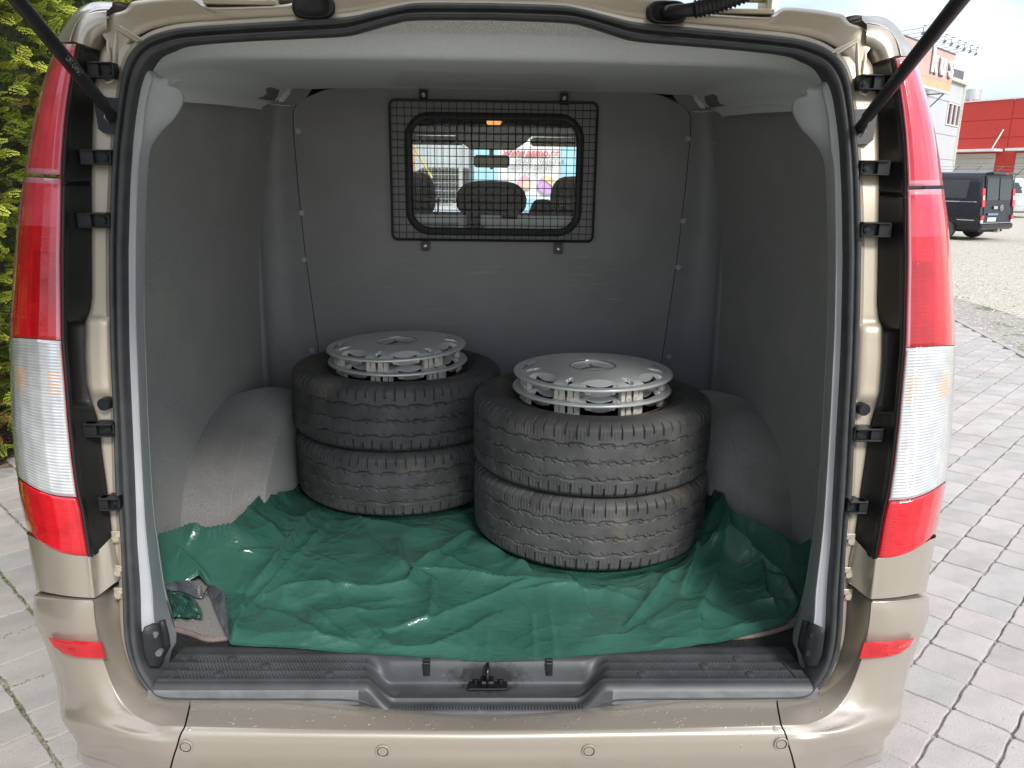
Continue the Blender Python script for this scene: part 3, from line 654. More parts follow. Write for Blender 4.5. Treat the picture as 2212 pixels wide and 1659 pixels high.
# ---- side walls lined with dark carpet
def side_wall(side):
    st = []
    for y in [.02, .10, .25, .45, .7, .95, 1.2, 1.36, 1.43]:
        row = []
        for z, x in [(.50, .86), (.60, .868), (.8, .872), (1.1, .868), (1.35, .860), (1.55, .840), (1.68, .820), (1.76, .812), (1.86, .812)]:
            xx = x-.030*max(0, (y-.95)/.45)**2-(.10*(max(0, .2-y)/.2)) ; row.append(Vector((-xx, max(y, yr(z)+.055), z)))
        st.append(row)
    v, f, _ = gsurf(st, 3, 3); put(side, 'side_lining', v, f, CARP, VAN)
    # wheel arch cover: carpet pulled over the arch
    st = []; yc, zf = 1.00, ZF-.03
    cols = [(.0, 1.0, .93), (.25, 1.0, .97), (.45, .99, .99), (.62, .98, .98), (.78, .96, .955), (.9, .935, .915), (.97, .90, .86), (1.0, .86, .79), (1.0, .5, .45), (1.0, 0.02, .02)]
    for k in range(25):
        th = math.pi*k/24; row = []
        ca, sa = math.cos(th), math.sin(th); ca = math.copysign(abs(ca)**.95, ca); sa = sa**.95
        for t, a_, h_ in cols:
            row.append(Vector((-(.875-.225*t), yc-(.47*a_)*ca, zf+(.345*h_)*sa)))
        st.append(row)
    v, f, _ = gsurf(st, 2, 3); WA = put(side, 'wheel_arch_cover', v, f, CARPG, VAN)
    g = G(); pts = [Vector((-.735, yc-(.47*.975)*math.copysign(abs(math.cos(t))**.95, math.cos(t)), zf+.345*.975*math.sin(t)**.95+.001)) for t in np.linspace(.15, 2.2, 40)]
    g.tube(pts, .0022, 6); gput(side, g, 'seam', CARP, WA)
    for u, v_ in [(402,322),]:
        pass
    for u, vv, yy in [(576,295,1.38), (556,735,1.36)]:
        c = PY(u, vv, yy); g = G(); g.cyl((c.x, c.y+.02, c.z), (c.x, c.y-.002, c.z), .0055, 14, bev=.001); gput(side, g, 'lining_screw', RIVET, VAN)
lr(side_wall)
# ---- headliner
NXH = 33
def hl_section(y):
    zc = float(np.interp(y, [.10, .18, .28, .30, .335, .36, .45, .60, .8, 1.1, 1.42], [1.877, 1.878, 1.872, 1.862, 1.836, 1.833, 1.846, 1.862, 1.873, 1.880, 1.884]))
    out_ = []
    for i in range(NXH):
        s_ = i/(NXH-1)                    # 0 centre -> 1 side edge
        x = -.790*math.sin(s_*math.pi/2)**.98
        zedge = float(np.interp(y, [.1, .45, .6, .9, 1.3, 1.42], [1.735, 1.75, 1.758, 1.777, 1.797, 1.80]))
        crown = .02*(s_**2); side_drop = (zc-.02-zedge)*max(0, (s_-.50)/.50)**1.8
        ze = zc-crown-side_drop
        if y > .45: ze += .012*math.exp(-((s_-.70)/.08)**2)*min(1, (y-.45)/.3)-.010*math.exp(-((s_-.80)/.07)**2)
        out_.append((x, y, ze))
    return out_
st = []
for y in [.085, .11, .14, .18, .23, .26, .275, .285, .31, .33, .345, .37, .42, .45, .50, .56, .65, .75, .85, .95, 1.05, 1.15, 1.25, 1.35, 1.42]:
    h = hl_section(y); yb = y
    if y < .2:                            # front edge follows the arched seal
        k = (.2-y)/.115
        zs = [float(np.interp(-p[0], SIs[::-1, 0]*-1 if SIs[-1, 0] > SIs[0, 0] else -SIs[::-1, 0], SIs[::-1, 2])) for p in h] if False else None
    st.append(h)
a = np.array(st)
# the front rows blend onto the inner seal line, which arches in the middle and turns down at the corners
kk = np.where((SIs[:, 2] > 1.765) & (SIs[:, 0] > -.74))[0]; tl = SIs[kk.min():][::-1]; dcum = np.r_[0, np.cumsum(np.linalg.norm(np.diff(tl, axis=0), axis=1))]
sec0 = np.array(hl_section(.2)); ds = np.r_[0, np.cumsum(np.linalg.norm(np.diff(sec0, axis=0), axis=1))]; ds = ds/ds[-1]*dcum[-1]
front = np.stack([np.interp(ds, dcum, tl[:, c]) for c in range(3)], 1)
for i in range(a.shape[1]):
    for j in range(9):
        t = 1-j/9.; t = t*t*(3-2*t); tx_ = t
        a[j, i, 2] = a[j, i, 2]*(1-t)+(front[i, 2]+.003)*t; a[j, i, 0] = a[j, i, 0]*(1-tx_)+front[i, 0]*tx_
        a[j, i, 1] = a[j, i, 1]*(1-t)+(front[i, 1]+.010+j*.012)*t
m = a[:, 1:][:, ::-1].copy(); m[:, :, 0] *= -1
b_ = np.concatenate([m[:, ::1], a], 1)
v, f, sh = gsurf(b_, 2, 1)
nc = sh[1]; fm = []
for q in f:
    x = abs(np.mean([v[i][0] for i in q])); rw = len(fm)//(nc-1); fm.append(1 if rw < (12 if x < .45 else 8) else 0)
HL = mk('headliner', v, f, [HEAD, HEADL], VAN, fm=fm)
P = [PY(842,186,1.20), PY(1290,196,1.20), PY(1272,162,.86), PY(858,153,.86)]
from mathutils.bvhtree import BVHTree
HB_ = BVHTree.FromPolygons([tuple(p) for p in HL.data.vertices and [q.co+WL['headliner'] for q in HL.data.vertices]], [tuple(q.vertices) for q in HL.data.polygons])
def on_hl(u, v, lift=.003):
    d = ray(u, v).normalized(); loc, nrm, _, dist = HB_.ray_cast(Vector((CX, CY, CZ)), d)
    if loc is None: return PY(u, v, 1.41)
    return loc-d*lift
st = [[on_hl(u0+(u1-u0)*t, v0+(v1-v0)*t, .004) for t in np.linspace(0, 1, 9)] for (u0, v0), (u1, v1) in [((862,155),(1268,163)), ((856,166),(1276,175)), ((849,177),(1283,186)), ((843,185),(1290,194))]]
v, f, _ = gsurf(st, 1, 1); mk('mesh_panel', v, f, HEADL, HL)
POCK = mat('pocket_olive', (.22, .22, .19), .6)
def hl_bits(side):
    # fabric hollows and the lashing pocket at the edge, lying on the headliner surface
    for P, nm, mm in [([(366,184),(372,176),(384,170),(396,170),(388,182),(380,199),(370,194)], 'mesh_hollow', HEADL), ([(602,210),(606,196),(618,190),(630,190),(626,203),(612,220),(602,220)], 'mesh_hollow', HEADL), ([(556,213),(576,191),(584,188),(604,194),(600,208),(594,219),(576,216)], 'lashing_pocket', POCK)]:
        n = len(P); c = np.mean(P, 0); rows = []
        for s_, lf in ((1.0, .001), (.93, .004), (.5, .004), (.02, .004)): rows += [on_hl(c[0]+(u-c[0])*s_, c[1]+(v_-c[1])*s_, lf) for u, v_ in P]
        fs = [(r_*n+k, r_*n+(k+1) % n, (r_+1)*n+(k+1) % n, (r_+1)*n+k) for r_ in range(3) for k in range(n)]
        put(side, nm, rows, fs, mm, HL)
    g = G(); g.tube([on_hl(u, v_, .001) for u, v_ in [(404,222),(412,212),(430,207),(470,210),(520,216),(570,222),(610,228),(628,228)]], .0016, 6); gput(side, g, 'moulded_crease', HEAD, HL)
lr(hl_bits)
# ---- partition
PYW = 1.42
def poly_hole_plate(outer, hole, y, name, m, parent, th=.012):
    """plate with a hole: outer and hole have the same number of points, bridged"""
    n = len(outer); v = []
    for yy in (y, y+th):
        v += [(p[0], yy, p[1]) for p in outer]+[(p[0], yy, p[1]) for p in hole]
    f = []
    for k in range(n):
        j = (k+1) % n; f.append((k, j, n+j, n+k)); f.append((2*n+k, 3*n+k, 3*n+j, 2*n+j)); f.append((n+k, n+j, 3*n+j, 3*n+k))
    return mk(name, v, f, m, parent, smooth=False)
def rrect(x0, x1, z0, z1, r, n=8):
    o = []
    for cx, cz, a0 in [(x1-r, z1-r, 0), (x0+r, z1-r, 90), (x0+r, z0+r, 180), (x1-r, z0+r, 270)]:
        for k in range(n+1): a = R(a0+90*k/n); o.append((cx+r*math.cos(a), cz+r*math.sin(a)))
    return o
WX0, WX1 = PY(889.6, 380, PYW).x, PY(1245, 380, PYW).x
WZ1, WZ0 = PY(1066, 259, PYW).z, PY(1066, 495, PYW).z
WC = ((WX0+WX1)/2, (WZ0+WZ1)/2)
hole = rrect(WX0-.004, WX1+.004, WZ0-.004, WZ1+.004, .070)
# centre panel outline: seams up the sides, arched top
half = [(-.640, .48), (-.652, .9), (-.668, 1.08), (-.688, 1.32), (-.700, 1.55), (-.706, 1.74), (-.703, 1.80), (-.69, 1.825), (-.66, 1.845), (-.60, 1.870), (-.50, 1.893), (-.30, 1.900), (0, 1.900)]
outl = half+[(-x, z) for x, z in half[:-1][::-1]]
def by_angle(poly, c, n, angs=None):
    P = poly+[poly[0]]; o = []
    for a in angs:
        d = (math.cos(a), math.sin(a)); best = None
        for (x0, z0), (x1, z1) in zip(P[:-1], P[1:]):
            ex, ez = x1-x0, z1-z0; den = d[0]*ez-d[1]*ex
            if abs(den) < 1e-12: continue
            t = ((x0-c[0])*ez-(z0-c[1])*ex)/den; s_ = ((x0-c[0])*d[1]-(z0-c[1])*d[0])/den
            if t > 0 and -1e-9 <= s_ <= 1+1e-9 and (best is None or t > best): best = t
        o.append((c[0]+d[0]*best, c[1]+d[1]*best))
    return o
angs = sorted(set([round(math.atan2(z-WC[1], x-WC[0]), 5) for x, z in outl+hole]+[round(a, 5) for a in np.linspace(-math.pi, math.pi, 80)[:-1]]))
PO = by_angle(outl, WC, 0, angs); PH = by_angle(hole, WC, 0, angs)
PT_ = poly_hole_plate(PO, PH, PYW, 'partition', PART, VAN)
# flanking posts of the partition (slightly behind, rounded into the lining)
PARTS_ = mat('partition_side', (.26, .265, .275), .45, var=.08, vscale=8, bump=.12, bscale=300, bdist=.0004)
overlay(PARTS_, (.34, .34, .34), 18, .66, .78, stretch=(.5, 1, 4), detail=8, fac=.4)
def flank(side):
    st = []
    for z, xi, xo in [(.50,.61,.835),(.75,.645,.835),(.9,.65,.836),(1.1,.668,.836),(1.3,.685,.836),(1.5,.697,.832),(1.65,.702,.822),(1.78,.70,.80),(1.90,.62,.78)]:
        k = .004+.03*max(0, (1.25-z)/.7)
        st.append([Vector((-xi+.0, PYW+.010, z)), Vector((-xi-.002, PYW+.005, z)), Vector((-(xi+.35*(xo-xi)), PYW+.003, z)), Vector((-(xi+.65*(xo-xi)), PYW-.004-k*.3, z)), Vector((-(xo-.012), PYW-.03-k*.4, z)), Vector((-xo+.002, PYW-.06-k*.6, z)), Vector((-xo-.02, PYW-.07-k*.6, z))])
    v, f, _ = gsurf(st, 3, 3); put(side, 'partition_post', v, f, PARTS_, VAN)
    g = G(); g.tube([Vector((-x-.0015, PYW+.002, z)) for x, z in [(abs(a_), b_) for a_, b_ in half[:8]]], .0014, 6); gput(side, g, 'panel_seam', BLK, PT_)
lr(flank)
for u, v in [(644,283),(1486,300),(652,460),(1476,477),(657,561),(1465,577),(674,757),(1445,770)]:
    c = PY(u, v, PYW-.004); g = G(); g.cyl((c.x, c.y+.004, c.z), (c.x, c.y-.002, c.z), .0105, 22, bev=.0022); g.build('rivet', RIVET, PT_)
# window: rubber frame, pane
WF = empty('partition_window', (WC[0], PYW, WC[1]), VAN)
fr = [(p[0], PYW-.004, p[1]) for p in rrect(WX0-.010, WX1+.010, WZ0-.010, WZ1+.010, .078)]
g = G(); g.tube(fr, .014, 10, closed=True, flat=1.0); g.build('window_frame', RUB, WF)
gl = bpy.data.materials.new('clear_glass'); gl.use_nodes = True; N, K = nodes_of(gl); N.clear()
o_ = N.new('ShaderNodeOutputMaterial'); tr = N.new('ShaderNodeBsdfTransparent'); gs = N.new('ShaderNodeBsdfGlossy'); fr_ = N.new('ShaderNodeFresnel'); ms = N.new('ShaderNodeMixShader')
tr.inputs['Color'].default_value = (.95, .97, .96, 1); gs.inputs['Roughness'].default_value = .02; fr_.inputs['IOR'].default_value = 1.45
K.new(fr_.outputs[0], ms.inputs[0]); K.new(tr.outputs[0], ms.inputs[1]); K.new(gs.outputs[0], ms.inputs[2]); K.new(ms.outputs[0], o_.inputs['Surface']); GLASS = gl
g = G(); g.box(WX0, WX1, PYW+.002, PYW+.006, WZ0, WZ1); g.build('window_pane', GLASS, WF, smooth=False)
# wire guard
GX0, GX1, GZ0, GZ1, GY = -.362, .367, 1.362, 1.842, PYW-.035
WG = empty('window_guard', (0, GY, 1.6), VAN)
WIRE = mat('black_wire', (.018, .018, .019), .35, var=.1)
g = G(); g.tube([(x, GY, z) for x, z in rrect(GX0, GX1, GZ0, GZ1, .020)], .0038, 8, closed=True); g.tube([(x, GY-.002, z) for x, z in rrect(GX0+.004, GX1-.004, GZ0+.004, GZ1-.004, .017)], .0018, 6, closed=True); g.build('guard_frame', WIRE, WG)
nv_, nh_ = 28, 18
g = G(); g.cyl((0, 0, -(GZ1-GZ0)/2), (0, 0, (GZ1-GZ0)/2), .0014, 6); w0 = None
g2 = G(); g2.cyl((-(GX1-GX0)/2, 0, 0), ((GX1-GX0)/2, 0, 0), .0014, 6)
for k in range(1, nv_):
    x = GX0+(GX1-GX0)*k/nv_; loc = Vector((x, GY-.0014, (GZ0+GZ1)/2))-WL[WG.name]
    if w0 is None: w0 = g.build('wire', WIRE, WG, local=True); w0.location = loc
    else: inst(w0, WG, loc)
w1 = None
for k in range(1, nh_):
    z = GZ0+(GZ1-GZ0)*k/nh_; loc = Vector(((GX0+GX1)/2, GY+.0014, z))-WL[WG.name]
    if w1 is None: w1 = g2.build('wire', WIRE, WG, local=True); w1.location = loc
    else: inst(w1, WG, loc)
for u, v, s_ in [(915,205,1),(1219,212,1),(919,531,-1),(1206,538,-1)]:
    c = PY(u, v, GY+.008); g = G(); g.box(c.x-.0145, c.x+.0145, c.y-.001, c.y+.002, c.z-.017, c.z+.017, b=.0005); g.box(c.x-.0145, c.x+.0145, c.y-.002, PYW, c.z-s_*.019-.0015, c.z-s_*.019+.0015)
    g.build('guard_tab', BLK if s_ > 0 else MAT.get('tab_dark') or mat('tab_dark', (.045, .045, .046), .4), WG)
    g = G(); g.tube([(c.x+.0058*math.cos(t), c.y-.0025, c.z+.0058*math.sin(t)) for t in np.linspace(0, 6.283, 21)[:-1]], .0019, 8, closed=True); g.cyl((c.x, c.y, c.z), (c.x, c.y-.002, c.z), .0035, 10); g.build('guard_screw', STEEL, WG)
# ---- floor and sill
RUBM = mat('rubber_floor', (.020, .021, .022), .55, var=.4, vscale=160, bump=1., bscale=170, bdist=.003)
g = G(); g.box(-.87, .87, .038, 1.45, .50, ZF-.010); g.build('load_floor', RUBM, VAN, smooth=False)
# scuff plate, two ribbed wings joined by the recess; built as one surface over x with a dipped centre
def sst(e0, e1, x): t = min(1, max(0, (x-e0)/(e1-e0))); return t*t*(3-2*t)
rows = []; NX = 281
XS = np.linspace(-.705, .705, NX)
# stations front to back: (y on the wings, z on the wings, y in the recess, z in the recess)
PRF = [(-.113,.528,-.128,.512),(-.112,.556,-.125,.520),(-.110,.561,-.110,.524),(-.104,.566,-.106,.523),(-.100,.5685,-.100,.5225),
       (-.097,.569,-.096,.524),(-.094,.569,-.094,.529),(-.088,.5695,-.091,.5305),(-.0855,.5715,-.088,.5245),(-.083,.5695,-.085,.5225),(-.058,.569,-.060,.522),(-.0555,.571,-.052,.522),(-.053,.569,-.046,.523),(-.030,.569,-.039,.524),(-.0275,.571,-.036,.530),(-.025,.569,-.0345,.537),(-.004,.569,-.029,.552),(-.001,.5715,-.024,.5665),(.003,.570,-.018,.5712),(.020,.570,.012,.571),(.034,.569,.034,.570),(.042,.560,.042,.560)]
PRF = np.array(PRF)
g = G(); vv = []
for x in XS:
    ax_ = abs(x)
    for k, (ya, za, yb, zb) in enumerate(PRF):
        e1 = .265-.0*k; e0 = .225 if k > 10 else .235
        inn, outr = (.205, .262) if k >= 10 else (.190, .250)
        t = 1-sst(inn, outr, ax_)
        y, z = ya+(yb-ya)*t, za+(zb-za)*t
        ysh = .0
        if ax_ > .60 and k > 3: pass
        xx = x
        if ax_ > .5: # slanted ends: the back edge is shorter than the front one
            lim = float(np.interp(y, [-.11, .04], [.690, .668])); xx = math.copysign(.5+(ax_-.5)*(lim-.5)/.205, x)
        vv.append((xx, y, z))
fs = gfaces(NX, len(PRF)); fm = []
for i in range(NX-1):
    for k in range(len(PRF)-1):
        xm = abs((XS[i]+XS[i+1])/2); fm.append(1 if (k <= 1 and xm > .26) else 0)
SP = mk('sill_plate', vv, fs, [SILL, SILLG], VAN, fm=fm)
# diamond grip strips on the wings: real small pyramids joined per strip
def strip(x0, x1, y0, y1, slant):
    g = G(); nx = int((x1-x0)/.0072); ny = 4; v_, f_ = [], []
    for i in range(nx):
        for j in range(ny):
            cx_ = x0+(i+.5+(.5 if j % 2 else 0))*(x1-x0)/(nx+.5); cy_ = y0+(j+.5)*(y1-y0)/ny; a_, b_ = .0031, .0028; n = len(v_)
            v_ += [(cx_-a_, cy_, .5688), (cx_, cy_-b_, .5688), (cx_+a_, cy_, .5688), (cx_, cy_+b_, .5688), (cx_, cy_, .5710)]
            f_ += [(n, n+1, n+4), (n+1, n+2, n+4), (n+2, n+3, n+4), (n+3, n, n+4)]
    return v_, f_
for sgn in (-1, 1):
    for j, (y0, y1, xo, xi) in enumerate([(-.0822, -.0568, .640, .262), (-.0522, -.0286, .632, .262), (-.0242, -.0020, .624, .262)]):
        v_, f_ = strip(xi, xo, y0, y1, 0)
        if sgn < 0: v_, f_ = flip(v_, f_)
        mk('grip_strip', v_, f_, SILL, SP, smooth=False, kind='stuff')
        g = G()
        for xb in ([.33, .56] if j == 0 else [.47, .60][:1] if j == 1 else [.55]):
            g.tube([(sgn*xb, (y0+y1)/2, .5685), (sgn*xb, (y0+y1)/2, .5712), (sgn*xb, (y0+y1)/2, .5718)], [.010, .010, .009], 18)
        g.build('screw_cap', SILL, SP)
    g = G()
    xe = [(.690, -.100), (.668, .036)]; g.tube([(sgn*(.655), -.088, .5705), (sgn*.640, -.002, .5705)], .0022, 6); g.build('end_rib', SILL, SP)
# ribbed strip at the front of the recess
g = G()
for k in range(62):
    x = -.198+k*.0065; g.box(x, x+.0032, -.1215, -.110, .519, .5262, b=.0006)
g.build('ribbed_strip', SILL, SP)
# recess hooks and lock striker
for u in (922, 1186):
    c = PY(u, 1428, -.0225); g = G(); g.box(c.x-.0075, c.x+.0075, c.y-.004, c.y+.004, .568, .575, b=.001); g.box(c.x-.0075, c.x+.0075, c.y-.012, c.y+.002, .540, .572, b=.0015); g.cyl((c.x, c.y-.012, .548), (c.x, c.y-.0155, .5478), .0048, 12, bev=.0008); g.build('lashing_hook', BLK, SP)
LK = empty('lock_striker', (0, -.07, .525), VAN)
BLKG2 = mat('greasy_black', (.008, .008, .009), .18, var=.2, coat=.3)
q0 = PZ(1053, 1478, .527); lx, ly = q0.x+.001, q0.y
g = G(); g.box(lx-.042, lx+.042, ly-.020, ly+.036, .5245, .5295, b=.001); g.build('striker_plate', BLKG2, LK)
g = G(); g.tube([(lx-.001, ly+.020, .525), (lx-.001, ly+.020, .556), (lx-.001, ly+.014, .566), (lx-.001, ly+.004, .568), (lx-.001, ly-.008, .562), (lx-.001, ly-.012, .525)], .0042, 10); g.build('striker_loop', BLKG2, LK, sharp=None)
g = G(); g.box(lx-.016, lx+.014, ly-.014, ly+.028, .528, .541, b=.003); g.build('striker_block', BLKG2, LK)
for s_ in (-1, 1):
    g = G(); g.cyl((lx+s_*.027, ly+.010, .528), (lx+s_*.027, ly+.010, .5345), .0072, 16, bev=.001); g.build('striker_bolt', BLKG2, LK)
# sprayed grease stain round the lock belongs to the plate material
N, K = nodes_of(SILL); b = N['Principled BSDF']; src = b.inputs['Base Color'].links[0].from_socket
t = N.new('ShaderNodeTexCoord'); q = N.new('ShaderNodeMapping'); q.inputs['Location'].default_value = (-lx, 1.2+.032, -.540); q.inputs['Scale'].default_value = (1, 1.0, 1.0)
vl = N.new('ShaderNodeVectorMath'); vl.operation = 'LENGTH'; sc_ = N.new('ShaderNodeVectorMath'); sc_.operation = 'MULTIPLY'; sc_.inputs[1].default_value = (13, 26, 26)
nn = N.new('ShaderNodeTexNoise'); nn.inputs['Scale'].default_value = 90; nn.inputs['Detail'].default_value = 6; ad = N.new('ShaderNodeMath'); ad.operation = 'MULTIPLY_ADD'; ad.inputs[1].default_value = 1.2
mr = N.new('ShaderNodeMapRange'); mr.inputs['From Min'].default_value = 1.15; mr.inputs['From Max'].default_value = 1.75; mr.inputs['To Min'].default_value = 1; mr.inputs['To Max'].default_value = 0
x_ = N.new('ShaderNodeMix'); x_.data_type = 'RGBA'; x_.inputs['B'].default_value = (.008, .008, .009, 1)
K.new(t.outputs['Object'], q.inputs['Vector']); K.new(q.outputs['Vector'], sc_.inputs[0]); K.new(sc_.outputs[0], vl.inputs[0]); K.new(t.outputs['Object'], nn.inputs['Vector'])
K.new(nn.outputs['Fac'], ad.inputs[0]); K.new(vl.outputs['Value'], ad.inputs[2]); K.new(ad.outputs[0], mr.inputs['Value']); K.new(mr.outputs['Result'], x_.inputs['Factor']); K.new(src, x_.inputs['A']); K.new(x_.outputs['Result'], b.inputs['Base Color'])

# ---- carpet mat on the load floor (loose, bound edge)
MATC = mat('mat_carpet', (.165, .152, .142), .95, var=.35, vscale=500, bump=1., bscale=500, bdist=.0015, sheen=.3)
FM = empty('floor_mat', (0, .7, ZF-.006), label='grey brown carpet mat with a bound edge lying under the green sheet', cat='mat')
edge = [(-.862, .30), (-.80, .16), (-.74, .115), (-.69, .10), (-.655, .075), (-.63, .066), (-.60, .068), (-.57, .078), (-.52, .088), (-.40, .086), (0, .078), (.40, .074), (.52, .080), (.60, .078), (.66, .096), (.70, .115), (.78, .16), (.862, .30)]
ex = np.linspace(-.862, .862, 112); ey = np.interp(ex, [p[0] for p in edge], [p[1] for p in edge]); ey = cr_interp(np.stack([ex, ey], 1)[::3], 3)
vv = []
for x, y in ey:
    for t in (0, .02, .3, 1): vv.append((x, y+(1.34-y)*t, ZF-.003))
for x, y in ey: pass
mk('mat_carpet_field', vv, gfaces(len(ey), 4), MATC, FM)
g = G(); g.tube([(x, y, ZF-.005) for x, y in ey], .0062, 8); g.build('bound_edge', mat('mat_binding', (.20, .155, .135), .85, var=.2, vscale=200, bump=.6, bscale=300, bdist=.001), FM)
# ================================================================== WHEELS (tyre on a rusty steel rim)
def tyre_mesh():
    NC, RO, HW = 1080, .3445, .104
    # section: list of (r, z, tread coordinate or None)
    sec = []
    sec += [(.2085, -.062), (.212, -.078), (.218, -.084), (.228, -.0865), (.240, -.092), (.255, -.0985), (.262, -.1000), (.272, -.1030), (.287, -.1045), (.302, -.1042), (.314, -.1022), (.3235, -.0990)]
    lowr = sec
    tr = []
    nT = 84
    for k in range(nT+1):
        s = -1+2*k/nT; z = s*.0935
        r = RO-.0040*abs(s)**2.2-(.0085*max(0, (abs(s)-.86)/.14)**2)
        tr.append((r, z, s))
    up = [(r, -z) for r, z in sec[::-1]]
    prof = [(r, z, None) for r, z in lowr]+tr+[(r, z, None) for r, z in up]
    P = len(prof); th = np.arange(NC)*2*np.pi/NC; C = th*RO               # arc length along the tread
    circ = 2*np.pi*RO; npitch = 74; pitch = circ/npitch
    rr = np.zeros((NC, P)); zz = np.zeros((NC, P))
    rng = np.random.default_rng(3); wear = np.interp(th, np.linspace(0, 2*np.pi, 60), np.r_[rng.random(59), 0][[*range(59), 0]])
    for k, (r, z, s) in enumerate(prof):
        d = np.zeros(NC)
        if s is None:
            if .262 < r < .300:   # fine rings and a jagged band on the sidewall
                pass
            d[:] = 0
            if abs(r-.302) < .002: d = -.0012*((np.floor(C/(pitch*.9)) % 2))
            if abs(r-.314) < .002 or abs(r-.3235) < .002: 
                ph = (C/pitch) % 1; d = -.0022*(np.abs(ph-.5) < .09)
            rr[:, k] = r+d; zz[:, k] = z; continue
        zc = s*.0935
        # stepped zigzag grooves
        def step(c, per):
            p = (c/per) % 1
            return np.where(p < .42, 0., np.where(p < .5, (p-.42)/.08, np.where(p < .92, 1., 1-(p-.92)/.08)))
        for s0, ph, amp in ((-.50, .0, .0050), (.0, .35, .0050), (.50, .7, .0050)):
            gz = s0*.0935+(step(C+ph*pitch, pitch*2.6)-.5)*amp
            dist = np.abs(zc-gz); d = np.minimum(d, -.0055*np.clip(1.6-dist/.00155, 0, 1))
        # shoulder slots
        if abs(s) > .60:
            ph = ((C+(0 if s > 0 else .4*pitch)) / pitch) % 1; long_ = (np.floor((C+(0 if s > 0 else .4*pitch))/pitch) % 2)
            lim = np.where(long_ > 0, .66, .74)
            m = (np.abs(ph-.5) < .085) & (abs(s) > lim)
            d = np.where(m, np.minimum(d, -.0075), d)
            # short sipes inward of the slots
            ph2 = (C/pitch*3.0) % 1
            if abs(s) < .86: d = np.where((np.abs(ph2-.5) < .13) & (wear > .25), np.minimum(d, -.0014), d)
        # notches and diagonal sipes in the middle ribs
        if abs(s) <= .56:
            sk = zc*1.35
            for s0, sg, ph in ((-.5, 1, 0), (0, -1, .3), (0, 1, .55), (.5, -1, .8)):
                dz = (zc-s0*.0935)*sg
                if -.002 < dz < .0100:
                    p = ((C+sk+ph*pitch)/pitch) % 1; d = np.where(np.abs(p-.5) < .07, np.minimum(d, -.004*(1-max(0, dz-.008)/.006)), d)
            p3 = ((C+zc*1.1)/pitch*4.0) % 1; patch = (((C/pitch*.5+.25*np.sin(s*9)) % 1) < .62)
            rib = min(abs(abs(s)-.0), abs(abs(s)-.5))
            if rib > .07: d = np.where((np.abs(p3-.5) < .18) & patch & (wear > .2), np.minimum(d, -.0012), d)
        d = d-.0006*(wear-.5)
        rr[:, k] = r+d; zz[:, k] = z
    X = rr*np.cos(th)[:, None]; Y = rr*np.sin(th)[:, None]
    v = np.stack([X, Y, zz], 2).reshape(-1, 3)
    i = np.arange(NC)[:, None]; k = np.arange(P-1)[None, :]; j = (i+1) % NC
    f = np.stack([i*P+k, j*P+k, j*P+k+1, i*P+k+1], 2).reshape(-1, 4)
    me = bpy.data.meshes.new('tyre'); me.vertices.add(len(v)); me.vertices.foreach_set('co', v.ravel()); me.loops.add(f.size); me.loops.foreach_set('vertex_index', f.ravel())
    me.polygons.add(len(f)); me.polygons.foreach_set('loop_start', np.arange(len(f))*4); me.polygons.foreach_set('loop_total', np.full(len(f), 4)); me.update(calc_edges=True)
    me.polygons.foreach_set('use_smooth', np.ones(len(f), bool)); me.materials.append(TYRE); me.set_sharp_from_angle(angle=R(50)); me.update()
    return me
TM = tyre_mesh()
def wheel_proto():
    W = empty('wheel', (0, 0, 0), label='x', cat='wheel', group='wheels stacked on the green sheet')
    t = bpy.data.objects.new('tyre', TM); COL.objects.link(t); t.parent = W; WL[t.name] = Vector((0, 0, 0))
    # rings on both sidewalls
    g = G()
    for s_ in (-1, 1):
        for r in (.232, .247, .2655): g.tube([(r*math.cos(a), r*math.sin(a), s_*float(np.interp(r, [.218, .240, .255, .272], [.084, .092, .0985, .103]))) for a in np.linspace(0, 2*math.pi, 121)[:-1]], .0011, 5, closed=True)
    g.build('sidewall_rings', TYRE, W, local=True, sharp=None)
    rim = [(.060, .040), (.075, .046), (.10, .050), (.125, .046), (.140, .034), (.150, .020), (.168, .010), (.178, -.002), (.180, -.02), (.181, -.052), (.195, -.060), (.2005, -.074), (.2005, -.079), (.213, -.0805), (.217, -.084), (.216, -.0855), (.209, -.083)]
    rimu = [(.178, -.002), (.178, .030), (.186, .050), (.199, .058), (.2005, .074), (.2035, .0805), (.2135, .0815), (.2165, .0850), (.2150, .0868), (.2080, .0845)]
    g = G(); g.lathe(rim, 96, ms=[0]*12+[1]*4); g.lathe(rimu, 96, ms=[0]*4+[1]*5); g.build('rim', [RIMM, RUSTL], W, local=True, sharp=None)
    # dished centre: raised studs area, hub hole; near-black plugs stand for the shaded hand holes
    g = G(); g.tube([(.034*math.cos(a), .034*math.sin(a), .040) for a in np.linspace(0, 2*math.pi, 33)[:-1]], .005, 8, closed=True); g.lathe([(.032, .0), (.033, .038), (.060, .0405)], 32)
    for k in range(5):
        a = 2*math.pi*k/5; g.lathe([(.006, .036), (.007, .050), (.012, .052), (.016, .046)], 14, c=(.056*math.cos(a), .056*math.sin(a), 0))
    g.build('hub_face', RIMM, W, local=True)
    holes = mat('rim_hole_shade', (.004, .004, .004), .9) if 'rim_hole_shade' not in MAT else MAT['rim_hole_shade']
    for k in range(14):
        a = 2*math.pi*k/14+.1; g = G(); c = Vector((.152*math.cos(a), .152*math.sin(a), .021)); ax = Vector((math.cos(a)*.75, math.sin(a)*.75, .66)).normalized()
        g.cyl(c-ax*.012, c+ax*.0035, .0125, 16); g.build('hand_hole_plug', holes, W, local=True)
        break
    h0 = [o for o in W.children if o.name.startswith('hand_hole_plug')][0]
    for k in range(1, 14):
        o = inst(h0, W); o.rotation_euler.z = 2*math.pi*k/14
    return W
W0 = wheel_proto()
